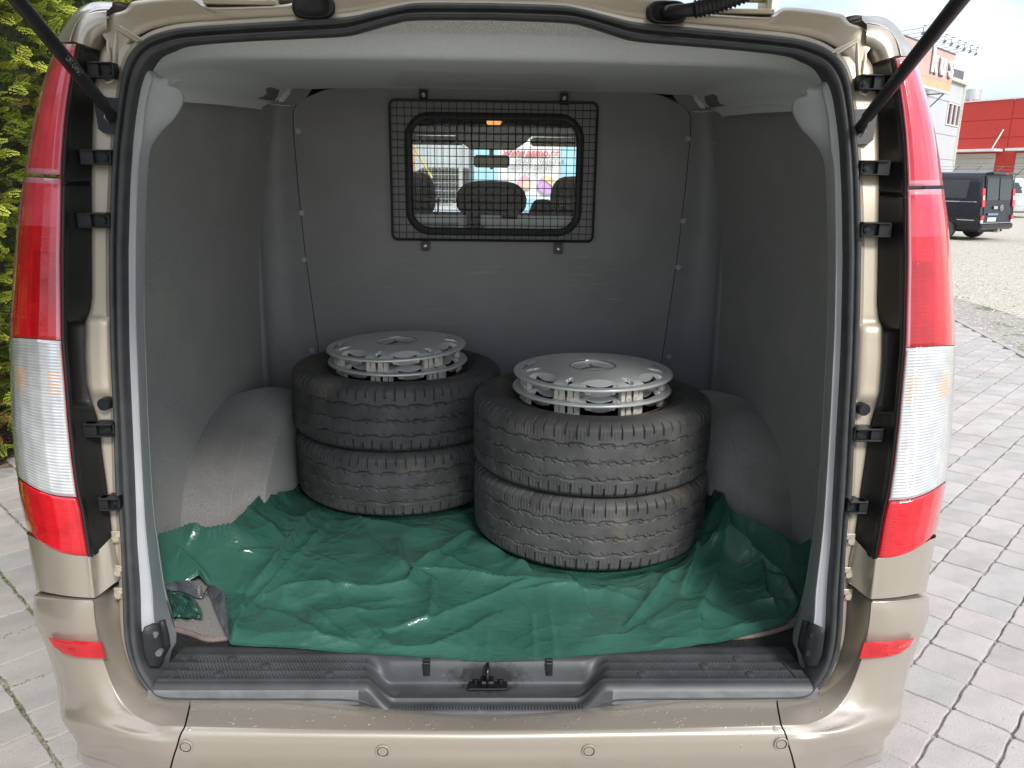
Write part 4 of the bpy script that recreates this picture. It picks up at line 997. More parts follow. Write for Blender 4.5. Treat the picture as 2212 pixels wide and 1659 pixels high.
TW = .2075
base_ = ZF+.0+.104
wheels = [(.298, .690, base_+.004, 0, 0, 'lower wheel of the front right stack, resting on the green sheet'),
          (.296, .693, base_+.004+TW-.002, 1.3, R(.6), 'upper wheel of the front right stack, carrying two silver covers'),
          (-.306, 1.037, base_+.002, 2.2, 0, 'lower wheel of the rear left stack by the left wheel arch'),
          (-.312, 1.042, base_+.002+TW-.002, 4.0, R(-.9), 'upper wheel of the rear left stack, muddy tread, two silver covers on it')]
for i, (x, y, z, rz, tilt, lb) in enumerate(wheels):
    o = W0 if i == 0 else copy_tree(W0); o.location = (x, y, z); o.rotation_euler = (tilt*.3, tilt, rz); o['label'] = lb
    WL[o.name] = Vector((0, 0, 0))

# ================================================================== WHEEL COVERS
def cover_mesh():
    NA, NR = 630, 66; RO = .2275
    rad = np.r_[np.linspace(.0, .060, 8), np.linspace(.0615, .075, 8), np.linspace(.079, .148, 10), np.linspace(.150, .2035, 32), np.linspace(.2052, RO, 12)]
    v = []; keep = []; fm = []
    def dome(r):
        return float(np.interp(r, [0, .058, .0625, .066, .070, .075, .10, .13, .16, .185, .197, .202, .212, .2225, .226, .2275], [.0085, .0085, .0085, .0135, .0158, .0162, .0160, .0150, .0132, .0098, .0060, .0022, .0018, .0024, .0012, -.0025]))
    def feat(r, a):
        """returns (depth, kind): broad scoops and slim slots, seven of each"""
        ka = (a/(2*math.pi)*7) % 1; kb = (ka+.5) % 1
        da = (ka-.5)*2*math.pi/7*r; db = (kb-.5)*2*math.pi/7*r
        # broad scoop: half-disc whose floor slopes down and outwards under the rim flange
        dx = abs(da)/.050
        if dx < 1 and r < .2045:
            rin = .2045-.043*math.sqrt(1-dx*dx); q = (r-rin)/max(1e-6, .2045-rin)
            if q > 0: return -.0015-.023*q*((.2045-rin)/.043), ('hole' if (r > .180 and dx < .74) else 'scoop')
        dx, dr = db/.0115, (.189-r)/.036
        dd = math.hypot(dx, dr) if dr > 0 else math.hypot(dx, dr*3.6)
        if dd < 1: return -.0015-.012*(1-max(0, dr)), ('hole' if dd < .80 and dr < .62 else 'slot')
        return 0, ''
    kinds = []
    for i in range(NA):
        a = 2*math.pi*i/NA
        for r in rad:
            d, k = feat(r, a) if r > .13 else (0, ''); z = dome(r)+d
            v.append((r*math.cos(a), r*math.sin(a), z)); kinds.append(k)
    P = len(rad); f = []
    for i in range(NA):
        j = (i+1) % NA
        for k in range(P-1):
            q = (i*P+k, j*P+k, j*P+k+1, i*P+k+1)
            if sum(kinds[t] == 'hole' for t in q) >= 3: continue
            f.append(q)
    me = bpy.data.meshes.new('wheel_cover_shell'); me.from_pydata(v, [], f); me.materials.append(SILV); me.polygons.foreach_set('use_smooth', np.ones(len(f), bool)); me.set_sharp_from_angle(angle=R(28)); me.update()
    return me
CM = cover_mesh()
def cover_proto():
    H = empty('wheel_cover', (0, 0, 0), label='x', cat='wheel cover', group='silver wheel covers laid on the wheels')
    o = bpy.data.objects.new('cover_disc', CM); COL.objects.link(o); o.parent = H; WL[o.name] = Vector((0, 0, 0))
    md = o.modifiers.new('s', 'SOLIDIFY'); md.thickness = .0022; md.offset = -1
    g = G(); g.tube([(.0665*math.cos(a), .0665*math.sin(a), .0158) for a in np.linspace(0, 2*math.pi, 65)[:-1]], .0022, 8, closed=True)
    g.build('emblem_ring', CHROME, H, local=True)
    g = G()
    for k in range(3):     # three-pointed star
        a = R(90+120*k); d = Vector((math.cos(a), math.sin(a), 0)); n = Vector((-d.y, d.x, 0)); c = Vector((0, 0, .0095)); t = c+d*.060
        l_, r_ = c+n*.0095-d*.002, c-n*.0095-d*.002; top = c+Vector((0, 0, .0065))
        g.add([l_, r_, t, top, t+Vector((0, 0, .0015))], [(0, 2, 4, 3), (2, 1, 3, 4), (1, 0, 3)])
    g.build('emblem_star', CHROME, H, local=True, smooth=False)
    c0 = None
    for k in range(7):
        a = 2*math.pi*k/7
        if c0 is None:
            g = G(); r0 = .2035; w = .066; z0, z1 = -.038, .004
            # clip seen from outside: frame with an opening, two sprung fingers, side webs
            def bx(x0, x1, y0, y1, za, zb, b=.0008): g.box(r0+x0, r0+x1, y0, y1, za, zb, b=b)
            bx(-.003, .001, -w/2, w/2, z1-.013, z1); bx(-.003, .001, -w/2, -w/2+.011, z0, z1); bx(-.003, .001, w/2-.011, w/2, z0, z1)
            bx(-.014, .001, -w/2-.0015, -w/2, z0-.002, z1); bx(-.014, .001, w/2, w/2+.0015, z0-.002, z1)
            bx(-.002, .003, -.019, -.004, z0+.002, z1-.010); bx(-.002, .003, .004, .019, z0+.002, z1-.010)
            bx(-.002, .004, -.021, -.0025, z0, z0+.011); bx(-.002, .004, .0025, .021, z0, z0+.011)
            for q in (-4, -3, -2, -1, 1, 2, 3, 4): g.cyl((r0+.004, q*.0045, z0+.002), (r0+.004, q*.0055, z0+.012), .0016, 6)
            c0 = g.build('clip', CLIPM, H, local=True); c0.rotation_euler.z = a
            g = G(); pts = [(-.050, 0), (.050, 0), (.038, -.019), (-.038, -.019)]; g.prism([(r0-.001, y, z+.003) for y, z in pts], (-.002, 0, 0)); t0 = g.build('edge_tab', CLIPM, H, local=True, smooth=False); t0.rotation_euler.z = 2*math.pi*(k+.5)/7
        else:
            o = inst(c0, H); o.rotation_euler.z = a; o = inst(t0, H); o.rotation_euler.z = 2*math.pi*(k+.5)/7
    return H
H0 = cover_proto()
ztop = base_+TW+.104
# the seams of the scoops are turned so that one scoop faces the tailgate on the right stack
covers = [(.294, .690, 1.0000, R(-90)-math.pi/7, R(.4), R(-.3), 'lower silver wheel cover on the front right stack'),
          (.296, .690, 1.0455, R(-91)-math.pi/7, R(.3), R(.4), 'topmost silver wheel cover on the front right stack, chrome star in its middle'),
          (-.308, 1.040, .9965, R(-72)-math.pi/7, R(0), R(.5), 'lower silver wheel cover on the rear left stack'),
          (-.312, 1.040, 1.0420, R(-75)-math.pi/7, R(1.6), R(1.0), 'topmost silver wheel cover on the rear left stack')]
for i, (x, y, z, rz, tx_, ty_, lb) in enumerate(covers):
    o = H0 if i == 0 else copy_tree(H0); o.location = (x, y, z); o.rotation_euler = (tx_, ty_, rz); o['label'] = lb; WL[o.name] = Vector((0, 0, 0))

# ================================================================== GREEN PLASTIC SHEET
def z4(x, y): return ((380+x/3.317)*.864, (1180+y/3.317)*.864)
def z2(x, y): return ((850+x/2.572)*.864, (1280+y/2.572)*.864)
def z5(x, y): return ((1680+x/3.073)*.864, (1180+y/3.073)*.864)
RID = [  # ridge polylines traced as (u,v), amplitude, width
 (z4, [(1240,210),(1000,400),(870,500),(700,620),(490,650),(280,790)], .016, .022),
 (z4, [(1390,300),(1180,600),(1100,700),(1000,830),(800,980)], .018, .018),
 (z4, [(1470,400),(1230,700),(1020,900),(860,1050),(760,1180),(640,1400)], .012, .016),
 (z4, [(860,1100),(1200,1230),(1400,1370),(1725,1420)], .010, .022),
 (z4, [(920,1010),(1250,950),(1725,960)], .017, .020),
 (z4, [(830,550),(1000,560),(1110,640)], .006, .012),
 (z4, [(750,990),(750,1180)], .010, .012), (z4, [(280,440),(250,600),(330,690),(390,740)], .005, .010),
 (z4, [(200,780),(330,840),(480,920)], .014, .016), (z4, [(900,180),(960,290),(940,340)], .006, .012),
 (z4, [(700,780),(900,740),(1050,720)], .006, .014),
 (z2, [(130,50),(180,150),(370,330),(430,400)], .012, .018), (z2, [(380,150),(400,330),(480,400)], .012, .014),
 (z2, [(0,490),(300,490),(430,470),(480,390),(620,385),(900,420),(1200,460),(1500,455)], .020, .016),
 (z2, [(480,390),(600,440),(590,600),(560,690),(500,700),(330,740)], .012, .016),
 (z2, [(560,690),(700,640),(900,560),(1100,490),(1240,470)], .012, .018),
 (z2, [(1230,505),(1500,500),(1700,510),(1930,580)], .018, .018),
 (z2, [(2212,370),(2100,440),(1980,580),(1820,740)], .014, .018),
 (z2, [(930,120),(960,180),(1200,350),(1230,390)], .022, .020),
 (z2, [(180,690),(330,850),(430,860),(600,850),(800,770),(1000,640)], .009, .025),
 (z2, [(1600,780),(1850,770),(1960,700)], .009, .016), (z2, [(1100,520),(1240,640),(1260,930)], .003, .006), (z2, [(950,740),(950,940)], .003, .006),
 (z2, [(850,110),(650,250),(500,330)], .014, .016), (z2, [(0,40),(300,70),(500,120),(700,120)], .012, .02),
 (z2, [(640,260),(820,340),(1040,400)], .010, .014), (z2, [(1690,460),(1800,490),(1930,500)], .010, .012),
 (z2, [(0,620),(200,640),(420,600)], .006, .018), (z2, [(1990,860),(2100,800),(2212,790)], .008, .02),
 (z5, [(240,380),(350,460),(430,640),(670,760),(840,850),(980,1010)], .030, .022),
 (z5, [(190,560),(190,680),(160,750),(60,960)], .018, .016), (z5, [(400,660),(300,900),(200,1100),(230,1300)], .014, .035),
 (z5, [(670,760),(720,960),(800,1040)], .015, .018), (z5, [(340,620),(200,690)], .014, .014), (z5, [(720,830),(860,900),(960,1010)], .010, .012),
 (z5, [(600,1000),(760,1010),(900,1000)], .008, .014), (z5, [(450,1180),(650,1160),(900,1100)], .006, .02), (z5, [(520,480),(600,560),(880,640)], .010, .018)]
def sheet():
    NXs, NYs = 570, 300
    # front edge (towards the camera), back edge, as functions of the sheet's side parameter s in -1..1
    fpt = [(497,1391),(560,1398),(700,1406),(900,1418),(1053,1427),(1150,1425),(1300,1412),(1450,1400),(1560,1385),(1640,1366),(1700,1344),(1722,1322)]
    F = [PZ(u, v, ZF+.004) for u, v in fpt]
    Lf = [(374,1262),(400,1258),(430,1250),(452,1262),(468,1310),(484,1352)]
    # left: the sheet runs on from the fold to the wall, its front edge set back
    FL = [PZ(u, v, ZF+.016) for u, v in Lf]
    fx = np.array([p.x for p in F]); fy = np.array([p.y for p in F])
    lx_ = np.array([-.90]+[p.x for p in FL]); ly_ = np.array([FL[0].y+.01]+[p.y for p in FL]); fx = np.r_[lx_, fx]; fy = np.r_[ly_, fy]
    xs = np.concatenate([np.linspace(-.868, -.705, 50), np.linspace(-.70, -.60, 110), np.linspace(-.596, .596, 250), np.linspace(.60, .70, 110), np.linspace(.705, .868, 50)]); X = np.zeros((NXs, NYs)); Y = X.copy()
    # back/side limit: traced edge up against linings
    BL = [PX(u, v, x) for u, v, x in [(345,1155,-.868),(400,1138,-.81),(450,1125,-.745),(500,1108,-.69),(560,1085,-.665),(610,1070,-.655),(650,1061,-.645)]]
    BR = [PX(u, v, x) for u, v, x in [(1745,1195,.868),(1700,1165,.81),(1640,1130,.745),(1590,1105,.69),(1560,1085,.668),(1520,1062,.655)]]
    BB = np.array([tuple(p) for p in BL]+[(-.60, 1.34, ZF), (.60, 1.34, ZF)]+[tuple(p) for p in BR[::-1]]); bx, by = BB[:, 0], BB[:, 1]
    for i, x in enumerate(xs):
        y0 = np.interp(x, fx, fy)
        if x > fx[-1]: y0 = fy[-1]+(x-fx[-1])*1.1
        y1 = np.interp(x, bx, by); X[i] = x; Y[i] = y0+(y1-y0)*np.linspace(0, 1, NYs)**1.15
    Z = np.zeros_like(X)
    # climbs the linings and wheel arches at both sides up to the traced edge
    Q = np.stack([X.ravel(), Y.ravel()], 1)
    for ch in (np.array([tuple(p) for p in BL]), np.array([tuple(p) for p in BR])):
        P_ = resample(ch, 60); D = np.hypot(Q[:, None, 0]-P_[None, :, 0], Q[:, None, 1]-P_[None, :, 1]); k_ = D.argmin(1); dm = D.min(1)
        w_ = np.clip(1-dm/.20, 0, 1)**1.7; hz = np.minimum(P_[:, 2]-ZF, .105); hz = np.convolve(np.pad(hz, 6, mode='edge'), np.ones(13)/13, 'valid'); Z += (hz[k_]*w_).reshape(X.shape)
    wl_ = np.clip((np.abs(X)-.80)/.068, 0, 1)*np.clip((Y-.02)/.2, 0, 1); Z = np.maximum(Z, .07*wl_)
    pts = np.stack([X.ravel(), Y.ravel()], 1)
    H = np.zeros(len(pts))
    for fn, pl, amp, wid in RID:
        q = [PZ(*fn(a, b), ZF+.012) for a, b in pl]; q = np.array([(p.x, p.y) for p in q]); dmin = np.full(len(pts), 9.); tt = np.zeros(len(pts))
        Ls = np.r_[0, np.cumsum(np.linalg.norm(np.diff(q, axis=0), axis=1))]; sgn = np.ones(len(pts))
        for k in range(len(q)-1):
            a, b = q[k], q[k+1]; ab = b-a; l2 = ab@ab; t = np.clip(((pts-a)@ab)/l2, 0, 1); dv = pts-(a+t[:, None]*ab); dd = np.hypot(dv[:, 0], dv[:, 1])
            m = dd < dmin; dmin[m] = dd[m]; tt[m] = (Ls[k]+t[m]*(Ls[k+1]-Ls[k]))/Ls[-1]; cr_ = (ab[0]*dv[:, 1]-ab[1]*dv[:, 0]); sgn[m] = np.sign(cr_[m])
        taper = np.clip(np.minimum(tt, 1-tt)/.18, 0, 1)*.75+.25
        ww = np.where(sgn > 0, wid*.42, wid*1.5)           # folds lean: steep on one flank, long on the other
        H += 1.40*amp*taper*np.exp(-(dmin/ww)**1.0)
    # free crumpling: facets and fine gathers
    rng = np.random.default_rng(5)
    cx = rng.uniform(-.9, .9, 150); cy = rng.uniform(-.05, 1.3, 150); nrm = rng.normal(0, .055, (150, 2)); off = rng.uniform(0, .006, 150)
    D = (pts[:, None, 0]-cx)**2+((pts[:, None, 1]-cy)*1.0)**2; idx = np.argsort(D, 1)[:, :3]
    w_ = np.exp(-np.take_along_axis(D, idx, 1)/.0022); w_ /= w_.sum(1, keepdims=True)+1e-12
    hv_ = 0
    for c in range(3):
        ii = idx[:, c]; hv_ = hv_+w_[:, c]*((pts[:, 0]-cx[ii])*nrm[ii, 0]+(pts[:, 1]-cy[ii])*nrm[ii, 1]+off[ii])
    H += hv_
    ang = .35*np.sin(pts[:, 0]*3.1)+.5
    for f_, a_ in ((42, .0006), (77, .0003)):
        H += a_*np.abs(np.sin((pts[:, 0]*np.sin(ang)+pts[:, 1]*np.cos(ang))*f_+3*np.sin(pts[:, 0]*7+pts[:, 1]*5)))*(.4+.6*np.sin(pts[:, 0]*4.3+1)**2)
    # many short sharp creases left from the way it was packed
    for _ in range(150):
        c0 = rng.uniform([-.85, -.02], [.85, 1.1]); a_ = rng.choice([.25, 1.2, 2.0, 2.8])+rng.normal(0, .35); ln = rng.uniform(.05, .26); dv_ = np.array([np.cos(a_), np.sin(a_)])
        rel = pts-c0; al = rel@dv_; pe = rel[:, 0]*dv_[1]-rel[:, 1]*dv_[0]+.12*al*al*rng.normal(); m = (np.abs(al) < ln) & (np.abs(pe) < .05)
        H[m] += rng.uniform(.0012, .0038)*(1-(al[m]/ln)**2)*np.exp(-np.abs(pe[m])/np.where(pe[m] > 0, .004, .014))
    # pressed flat under the tyres
    press = np.ones(len(pts))
    for wx, wy in ((.298, .69), (-.306, 1.037)):
        d = np.hypot(pts[:, 0]-wx, pts[:, 1]-wy); press = np.minimum(press, np.clip((d-.315)/.05, 0.0, 1))
    edge = np.tile(np.clip(np.linspace(0, 1, NYs)/.05, .25, 1), NXs)
    H = np.maximum(H, .0006)*press*edge
    Z = Z.ravel()+H+ZF-.002+.003*press
    Z[press <= 0] = ZF-.001
    return np.stack([X.ravel(), Y.ravel(), Z], 1), gfaces(NXs, NYs)
def green(name, col, rough, var):
    m = mat(name, col, rough, var=var, vscale=5, bump=.35, bscale=38, bdist=.004, spec=.9, stretch=(1, 2.2, 1)); N, K = nodes_of(m); b = N['Principled BSDF']
    t = N.new('ShaderNodeTexCoord'); w2 = N.new('ShaderNodeTexNoise'); w2.inputs['Scale'].default_value = 7; w2.inputs['Detail'].default_value = 5; w2.inputs['Roughness'].default_value = .62; w2.inputs['Distortion'].default_value = 1.6
    rm = N.new('ShaderNodeMath'); rm.operation = 'SUBTRACT'; rm.inputs[1].default_value = .5; ab = N.new('ShaderNodeMath'); ab.operation = 'ABSOLUTE'
    bp = N.new('ShaderNodeBump'); bp.inputs['Strength'].default_value = .8; bp.inputs['Distance'].default_value = .007; bp.invert = True
    K.new(t.outputs['Object'], w2.inputs['Vector']); K.new(w2.outputs['Fac'], rm.inputs[0]); K.new(rm.outputs[0], ab.inputs[0]); K.new(ab.outputs[0], bp.inputs['Height'])
    b.inputs['Coat Weight'].default_value = .5; b.inputs['Coat Roughness'].default_value = .10; old = b.inputs['Normal'].links[0].from_node; K.new(old.outputs['Normal'], bp.inputs['Normal']); vo = N.new('ShaderNodeTexVoronoi'); vo.inputs['Scale'].default_value = 8.5; dn = N.new('ShaderNodeTexNoise'); dn.inputs['Scale'].default_value = 5; dn.inputs['Detail'].default_value = 2; dm_ = N.new('ShaderNodeMix'); dm_.data_type = 'RGBA'; dm_.blend_type = 'ADD'; dm_.inputs['Factor'].default_value = .22
    K.new(t.outputs['Object'], dn.inputs['Vector']); K.new(t.outputs['Object'], dm_.inputs['A']); K.new(dn.outputs['Color'], dm_.inputs['B']); K.new(dm_.outputs['Result'], vo.inputs['Vector'])
    b3 = N.new('ShaderNodeBump'); b3.inputs['Strength'].default_value = .5; b3.inputs['Distance'].default_value = .016; K.new(vo.outputs['Distance'], b3.inputs['Height']); K.new(bp.outputs['Normal'], b3.inputs['Normal']); K.new(b3.outputs['Normal'], b.inputs['Normal']); return m
GRN = green('green_polythene', (.034, .118, .088), .20, .10); GRY = green('grey_polythene', (.11, .115, .135), .22, .08)
GS = empty('plastic_sheet', (0, .5, ZF), label='creased green plastic sheet spread over the load floor under the wheels', cat='plastic sheet')
v, f = sheet(); mk('sheet_film', v, f, GRN, GS, sharp=None)
def flap():
    def q(x, y, h): u, v_ = z4(x, y); return PZ(u, v_, ZF+h)
    # grey underside turned up at the left front corner
    A_ = [(110,940,.03),(200,905,.045),(350,905,.045),(400,950,.03),(430,1020,.018),(470,930,.050),(580,985,.040),(600,1080,.035),(620,1200,.025),(640,1400,.008)]
    B_ = [(140,985,.02),(215,985,.012),(300,1010,.010),(360,1040,.008),(400,1040,.010),(455,985,.022),(490,1050,.010),(530,1160,.008),(580,1280,.006),(634,1398,.006)]
    st = []
    for (a, b) in zip(A_, B_):
        p, r_ = q(*a), q(*b); mid = (p+r_)/2+Vector((0, 0, .006*((A_.index(a) % 2)*2-1))); st.append([p+Vector((0, .004, -.004)), p, mid, r_])
    v, f, _ = gsurf(st, 2, 2); o = mk('turned_up_edge', v, f, GRY, GS, smooth=False); md = o.modifiers.new('s', 'SOLIDIFY'); md.thickness = .0006
    # crumpled green end lying by the pillar
    st = []
    for k, (x, y) in enumerate([(118,970),(135,1010),(150,1080),(160,1150),(170,1200)]):
        row = []
        for j in range(7):
            t = j/6; xx = x+(415-x)*t*(.55+.45*min(1, k/2)); yy = y+(40*t if k < 2 else (1150+18*k-y)*t*.6); h = .004+.03*(.5+.5*math.sin(j*2.3+k*1.9))*(1-.5*t)
            row.append(q(xx, yy, h))
        st.append(row)
    v, f, _ = gsurf(st, 2, 2); o = mk('crumpled_end', v, f, GRN, GS, smooth=False); md = o.modifiers.new('s', 'SOLIDIFY'); md.thickness = .0006
flap()
# ================================================================== CAB (seen through the partition window)
CABL = mat('cab_liner', (.16, .17, .17), .9, var=.1, vscale=60); SEATM = mat('seat_fabric', (.022, .022, .024), .9, var=.3, vscale=200, bump=.4, bscale=400)
WHT = mat('white_panel', (.85, .85, .87), .5, var=.03); GREYN = mat('grey_notice_film', (.45, .45, .46), .5); VIS = mat('visor_grey', (.10, .105, .11), .7)
CAB = empty('cab', (0, 2.4, 1.4), VAN)
g = G(); st = []
for y, z in [(1.46,1.885),(1.9,1.885),(2.3,1.865),(2.6,1.835),(2.85,1.80)]: st.append([Vector((x, y, z-.05*abs(x)**3)) for x in np.linspace(-.80, .80, 9)])
v, f, _ = gsurf(st, 2, 2); mk('cab_ceiling', v, f, CABL, CAB)
for side, x0, x1, m in ((-1, -.70, -.155, BLK), (1, .19, .72, VIS)):
    g = G(); q = PY(930, 303, 2.72); g.box(x0, x1, 2.70, 2.76, q.z-.022, q.z+.022, b=.012); g.build('sun_visor', m, CAB)
g = G(); g.prism([(-.20, 2.45, 1.80), (.19, 2.45, 1.80), (.16, 2.45, 1.755), (.10, 2.45, 1.715), (-.11, 2.45, 1.715), (-.17, 2.45, 1.755)], (0, .35, .02)); g.build('roof_console', VIS, CAB, smooth=False)
q = PY(1062, 348.5, 2.5); g = G(); g.box(q.x-.088, q.x+.088, 2.49, 2.52, q.z-.030, q.z+.030, b=.012); g.box(q.x-.012, q.x+.010, 2.50, 2.525, q.z, q.z+.075, b=.004); g.box(q.x-.008, q.x+.008, 2.49, 2.50, q.z-.038, q.z-.028, b=.002); g.build('rear_view_mirror', BLK, CAB)
g = G(); g.box(q.x-.080, q.x+.080, 2.486, 2.4895, q.z-.024, q.z+.024, b=.001); g.build('mirror_glass', mat('mirror_face', (.16, .18, .17), .3, metal=.3), CAB)
q = PY(1067, 268, 2.15); g = G(); g.box(q.x-.035, q.x+.035, 2.12, 2.17, q.z-.004, q.z+.03, b=.010); g.build('dome_light', mat('dome_lamp_lit', (.9, .55, .25), .5, emis=((1, .40, .12), .55)), CAB)
def head(name, u0, u1, vt, vb, y, r=.06):
    a, b = PY(u0, vt, y), PY(u1, vb, y); x0, x1, z0, z1 = a.x, b.x, b.z, a.z; n = 24; w = (x1-x0)/2; cx = (x0+x1)/2; st = []
    for dy, s_ in [(-.045, .86), (-.04, .96), (-.02, 1), (.02, 1), (.045, .95), (.05, .86)]:
        row = []
        for k in range(n):
            t = 2*math.pi*k/n; ca, sa = math.cos(t), math.sin(t); X = math.copysign(abs(ca)**.55, ca)*w*(1-.14*max(0, sa)); Z = math.copysign(abs(sa)**.7, sa)*(z1-z0)/2
            row.append(Vector((cx+X*s_, y+dy, (z0+z1)/2+Z*s_)))
        st.append(row)
    vv = [p for r_ in st for p in r_]; ff = [(i*n+k, i*n+(k+1) % n, (i+1)*n+(k+1) % n, (i+1)*n+k) for i in range(5) for k in range(n)]+[tuple(range(n)), tuple(range(5*n, 6*n))[::-1]]
    return mk(name, vv, ff, SEATM, CAB)
head('headrest', 985, 1137, 389, 470, 1.85); head('headrest', 850, 941, 371, 470, 2.1); head('headrest', 1190, 1290, 380, 470, 2.1); head('seat_bolster', 1144, 1200, 430, 500, 2.0)
for u in (905, 918): pass
g = G(); z = 1.435; g.box(-.72, .72, 1.80, 2.1, .55, z, b=.03); g.build('seat_back', SEATM, CAB)
for (u0, u1) in ((1010, 1030), (1098, 1120)):
    a = PY(u0, 455, 1.795); b = PY(u1, 455, 1.795); g = G(); g.box(a.x, b.x, 1.785, 1.80, a.z-.002, a.z+.002); g.build('headrest_socket', STEEL, CAB)
for u in (946, 1205):
    a = PY(u, 462, 1.95); g = G(); g.cyl(a, a+Vector((.003, 0, .07)), .004, 8); g.build('headrest_rod', STEEL, CAB)
a = PY(1066, 465, 1.475); g = G(); g.box(-.62, .62, 1.475, 1.49, .60, a.z, b=.002); g.build('white_back_panel', WHT, CAB, smooth=False)
a = PY(931, 482, 1.473); g = G(); g.box(a.x-.06, a.x+.10, 1.472, 1.4745, a.z-.05, a.z+.003); g.build('grey_notice', GREYN, CAB, smooth=False)
g = G(); a = PY(1023, 465, 1.47); g.box(a.x-.026, a.x+.026, 1.45, 1.475, a.z-.06, a.z+.02, b=.008); g.box(a.x-.026, a.x+.040, 1.452, 1.474, a.z-.06, a.z-.035, b=.006); a = PY(1100, 466, 1.47); g.box(a.x-.03, a.x+.03, 1.455, 1.474, a.z-.012, a.z+.01, b=.006); g.build('seat_latch', SEATM, CAB)
g = G(); g.box(-.80, .80, 3.0, 3.9, .9, 1.10, b=.05); g.build('dashboard', BLK, CAB)
g = G(); g.add([(-.74, 2.93, 1.86), (.74, 2.93, 1.86), (.86, 3.95, 1.14), (-.86, 3.95, 1.14)], [(0, 1, 2, 3)]); o = g.build('windscreen', GLASS, VAN, smooth=False)
for s_ in (-1, 1):
    g = G(); g.tube([(s_*.77, 2.9, 1.86), (s_*.80, 3.2, 1.66), (s_*.885, 3.98, 1.12)], .035, 8); g.build('front_pillar', PAINT, VAN)
    g = G(); g.tube([(s_*.80, 2.55, 1.86), (s_*.93, 2.6, 1.10)], .04, 8); g.build('door_pillar', BLK, VAN)
    g = G(); g.add([(s_*.80, 1.62, 1.83), (s_*.79, 2.9, 1.83), (s_*.93, 3.9, 1.14), (s_*.955, 1.62, 1.12)], [(0, 1, 2, 3)]); g.build('door_glass', GLASS, VAN, smooth=False)
g = G(); st = [[Vector((x*w, y, z-.06*abs(x)**3)) for x in np.linspace(-1, 1, 7)] for y, z, w in [(3.95,1.13,.88),(4.2,1.05,.88),(4.5,.92,.84),(4.62,.75,.80),(4.66,.45,.80)]]
v, f, _ = gsurf(st, 3, 2); mk('bonnet', v, f, PAINT, VAN)
for sx in (-1, 1):
    for yy in (.88, 3.95):
        g = G(); prof = [(.12, -.09), (.19, -.10), (.30, -.10), (.33, -.07), (.335, 0), (.33, .07), (.30, .10), (.19, .10), (.12, .09)]; g.lathe(prof, 40)
        o = g.build('road_wheel', TYRE, VAN, local=True); o.rotation_euler.y = R(90); o.location = Vector((sx*.83, yy, .335))-WL['van']
g = G(); g.box(-.86, .86, .1, 4.3, .30, .50); g.build('underbody', BLK, VAN, smooth=False)

# ================================================================== GROUND
SAND = mat('ground_sand', (.31, .285, .25), .95, var=.35, vscale=30, bump=.8, bscale=150, bdist=.006)
overlay(SAND, (.07, .10, .03), 2.2, .56, .64, detail=8, fac=.8)
GRAV = mat('gravel_crushed', (.47, .43, .355), .95, var=.4, vscale=38, bump=1., bscale=45, bdist=.03, detail=9)
overlay(GRAV, (.20, .175, .14), 30, .55, .72, detail=9, fac=.8); overlay(GRAV, (.52, .49, .43), 60, .6, .7, detail=3, fac=.7)
g = G(); g.add([(-300, -300, -.055), (300, -300, -.055), (300, 500, -.055), (-300, 500, -.055)], [(0, 1, 2, 3)]); o = g.build('ground', SAND, smooth=False, kind='structure')
EDG = [(3.9, -4), (4.62, 1.2), (5.06, 5.6), (5.63, 7.9), (6.4, 11.5), (7.0, 16.0)]
def ex_(y): return float(np.interp(y, [p[1] for p in EDG], [p[0] for p in EDG]))
g = G(); ys = [-60, -4, 1.2, 5.6, 7.9, 11.5, 16, 90]
vv = []
for y in ys:
    for x in (ex_(y)+.045, 12, 150): vv.append((x, y, -.012))
g.add(vv, gfaces(len(ys), 3)); g.build('gravel_lot', GRAV, smooth=False, kind='structure')
# loose stones on the lot
def scatter(name, n, fx, mat_, parent, smin, smax, zf, kind='stuff'):
    v_, f_ = [], []; rng = np.random.default_rng(21)
    base = np.array([(1, 0, 0), (-1, 0, 0), (0, 1, 0), (0, -1, 0), (0, 0, 1), (0, 0, -.3)]); fc = [(0, 2, 4), (2, 1, 4), (1, 3, 4), (3, 0, 4), (2, 0, 5), (1, 2, 5), (3, 1, 5), (0, 3, 5)]
    for i in range(n):
        x, y = fx(rng); s = rng.uniform(smin, smax); a = rng.uniform(0, 6.28); c_, s_ = math.cos(a), math.sin(a); b = base*(1+rng.uniform(-.3, .3, (6, 3)))*np.array([s, s*rng.uniform(.5, 1), s*rng.uniform(.4, .8)])
        bx, by = b[:, 0]*c_-b[:, 1]*s_+x, b[:, 0]*s_+b[:, 1]*c_+y; k = len(v_); v_ += list(zip(bx, by, b[:, 2]+zf)); f_ += [tuple(q+k for q in t) for t in fc]
    return mk(name, v_, f_, mat_, parent, smooth=False, kind=kind)
def fxg(r):
    y = 5+r.random()**1.6*16; return ex_(y)+.05+r.random()**1.3*11, y
STONES = mat('loose_stone', (.42, .385, .32), .9, var=.45, vscale=3, bump=.3, bscale=60); overlay(STONES, (.62, .6, .55), 9, .55, .6, detail=1, fac=.8)
tag(scatter('loose_gravel', 9000, fxg, STONES, None, .008, .022, -.008), 'pale crushed stones lying loose over the gravel lot', 'gravel')
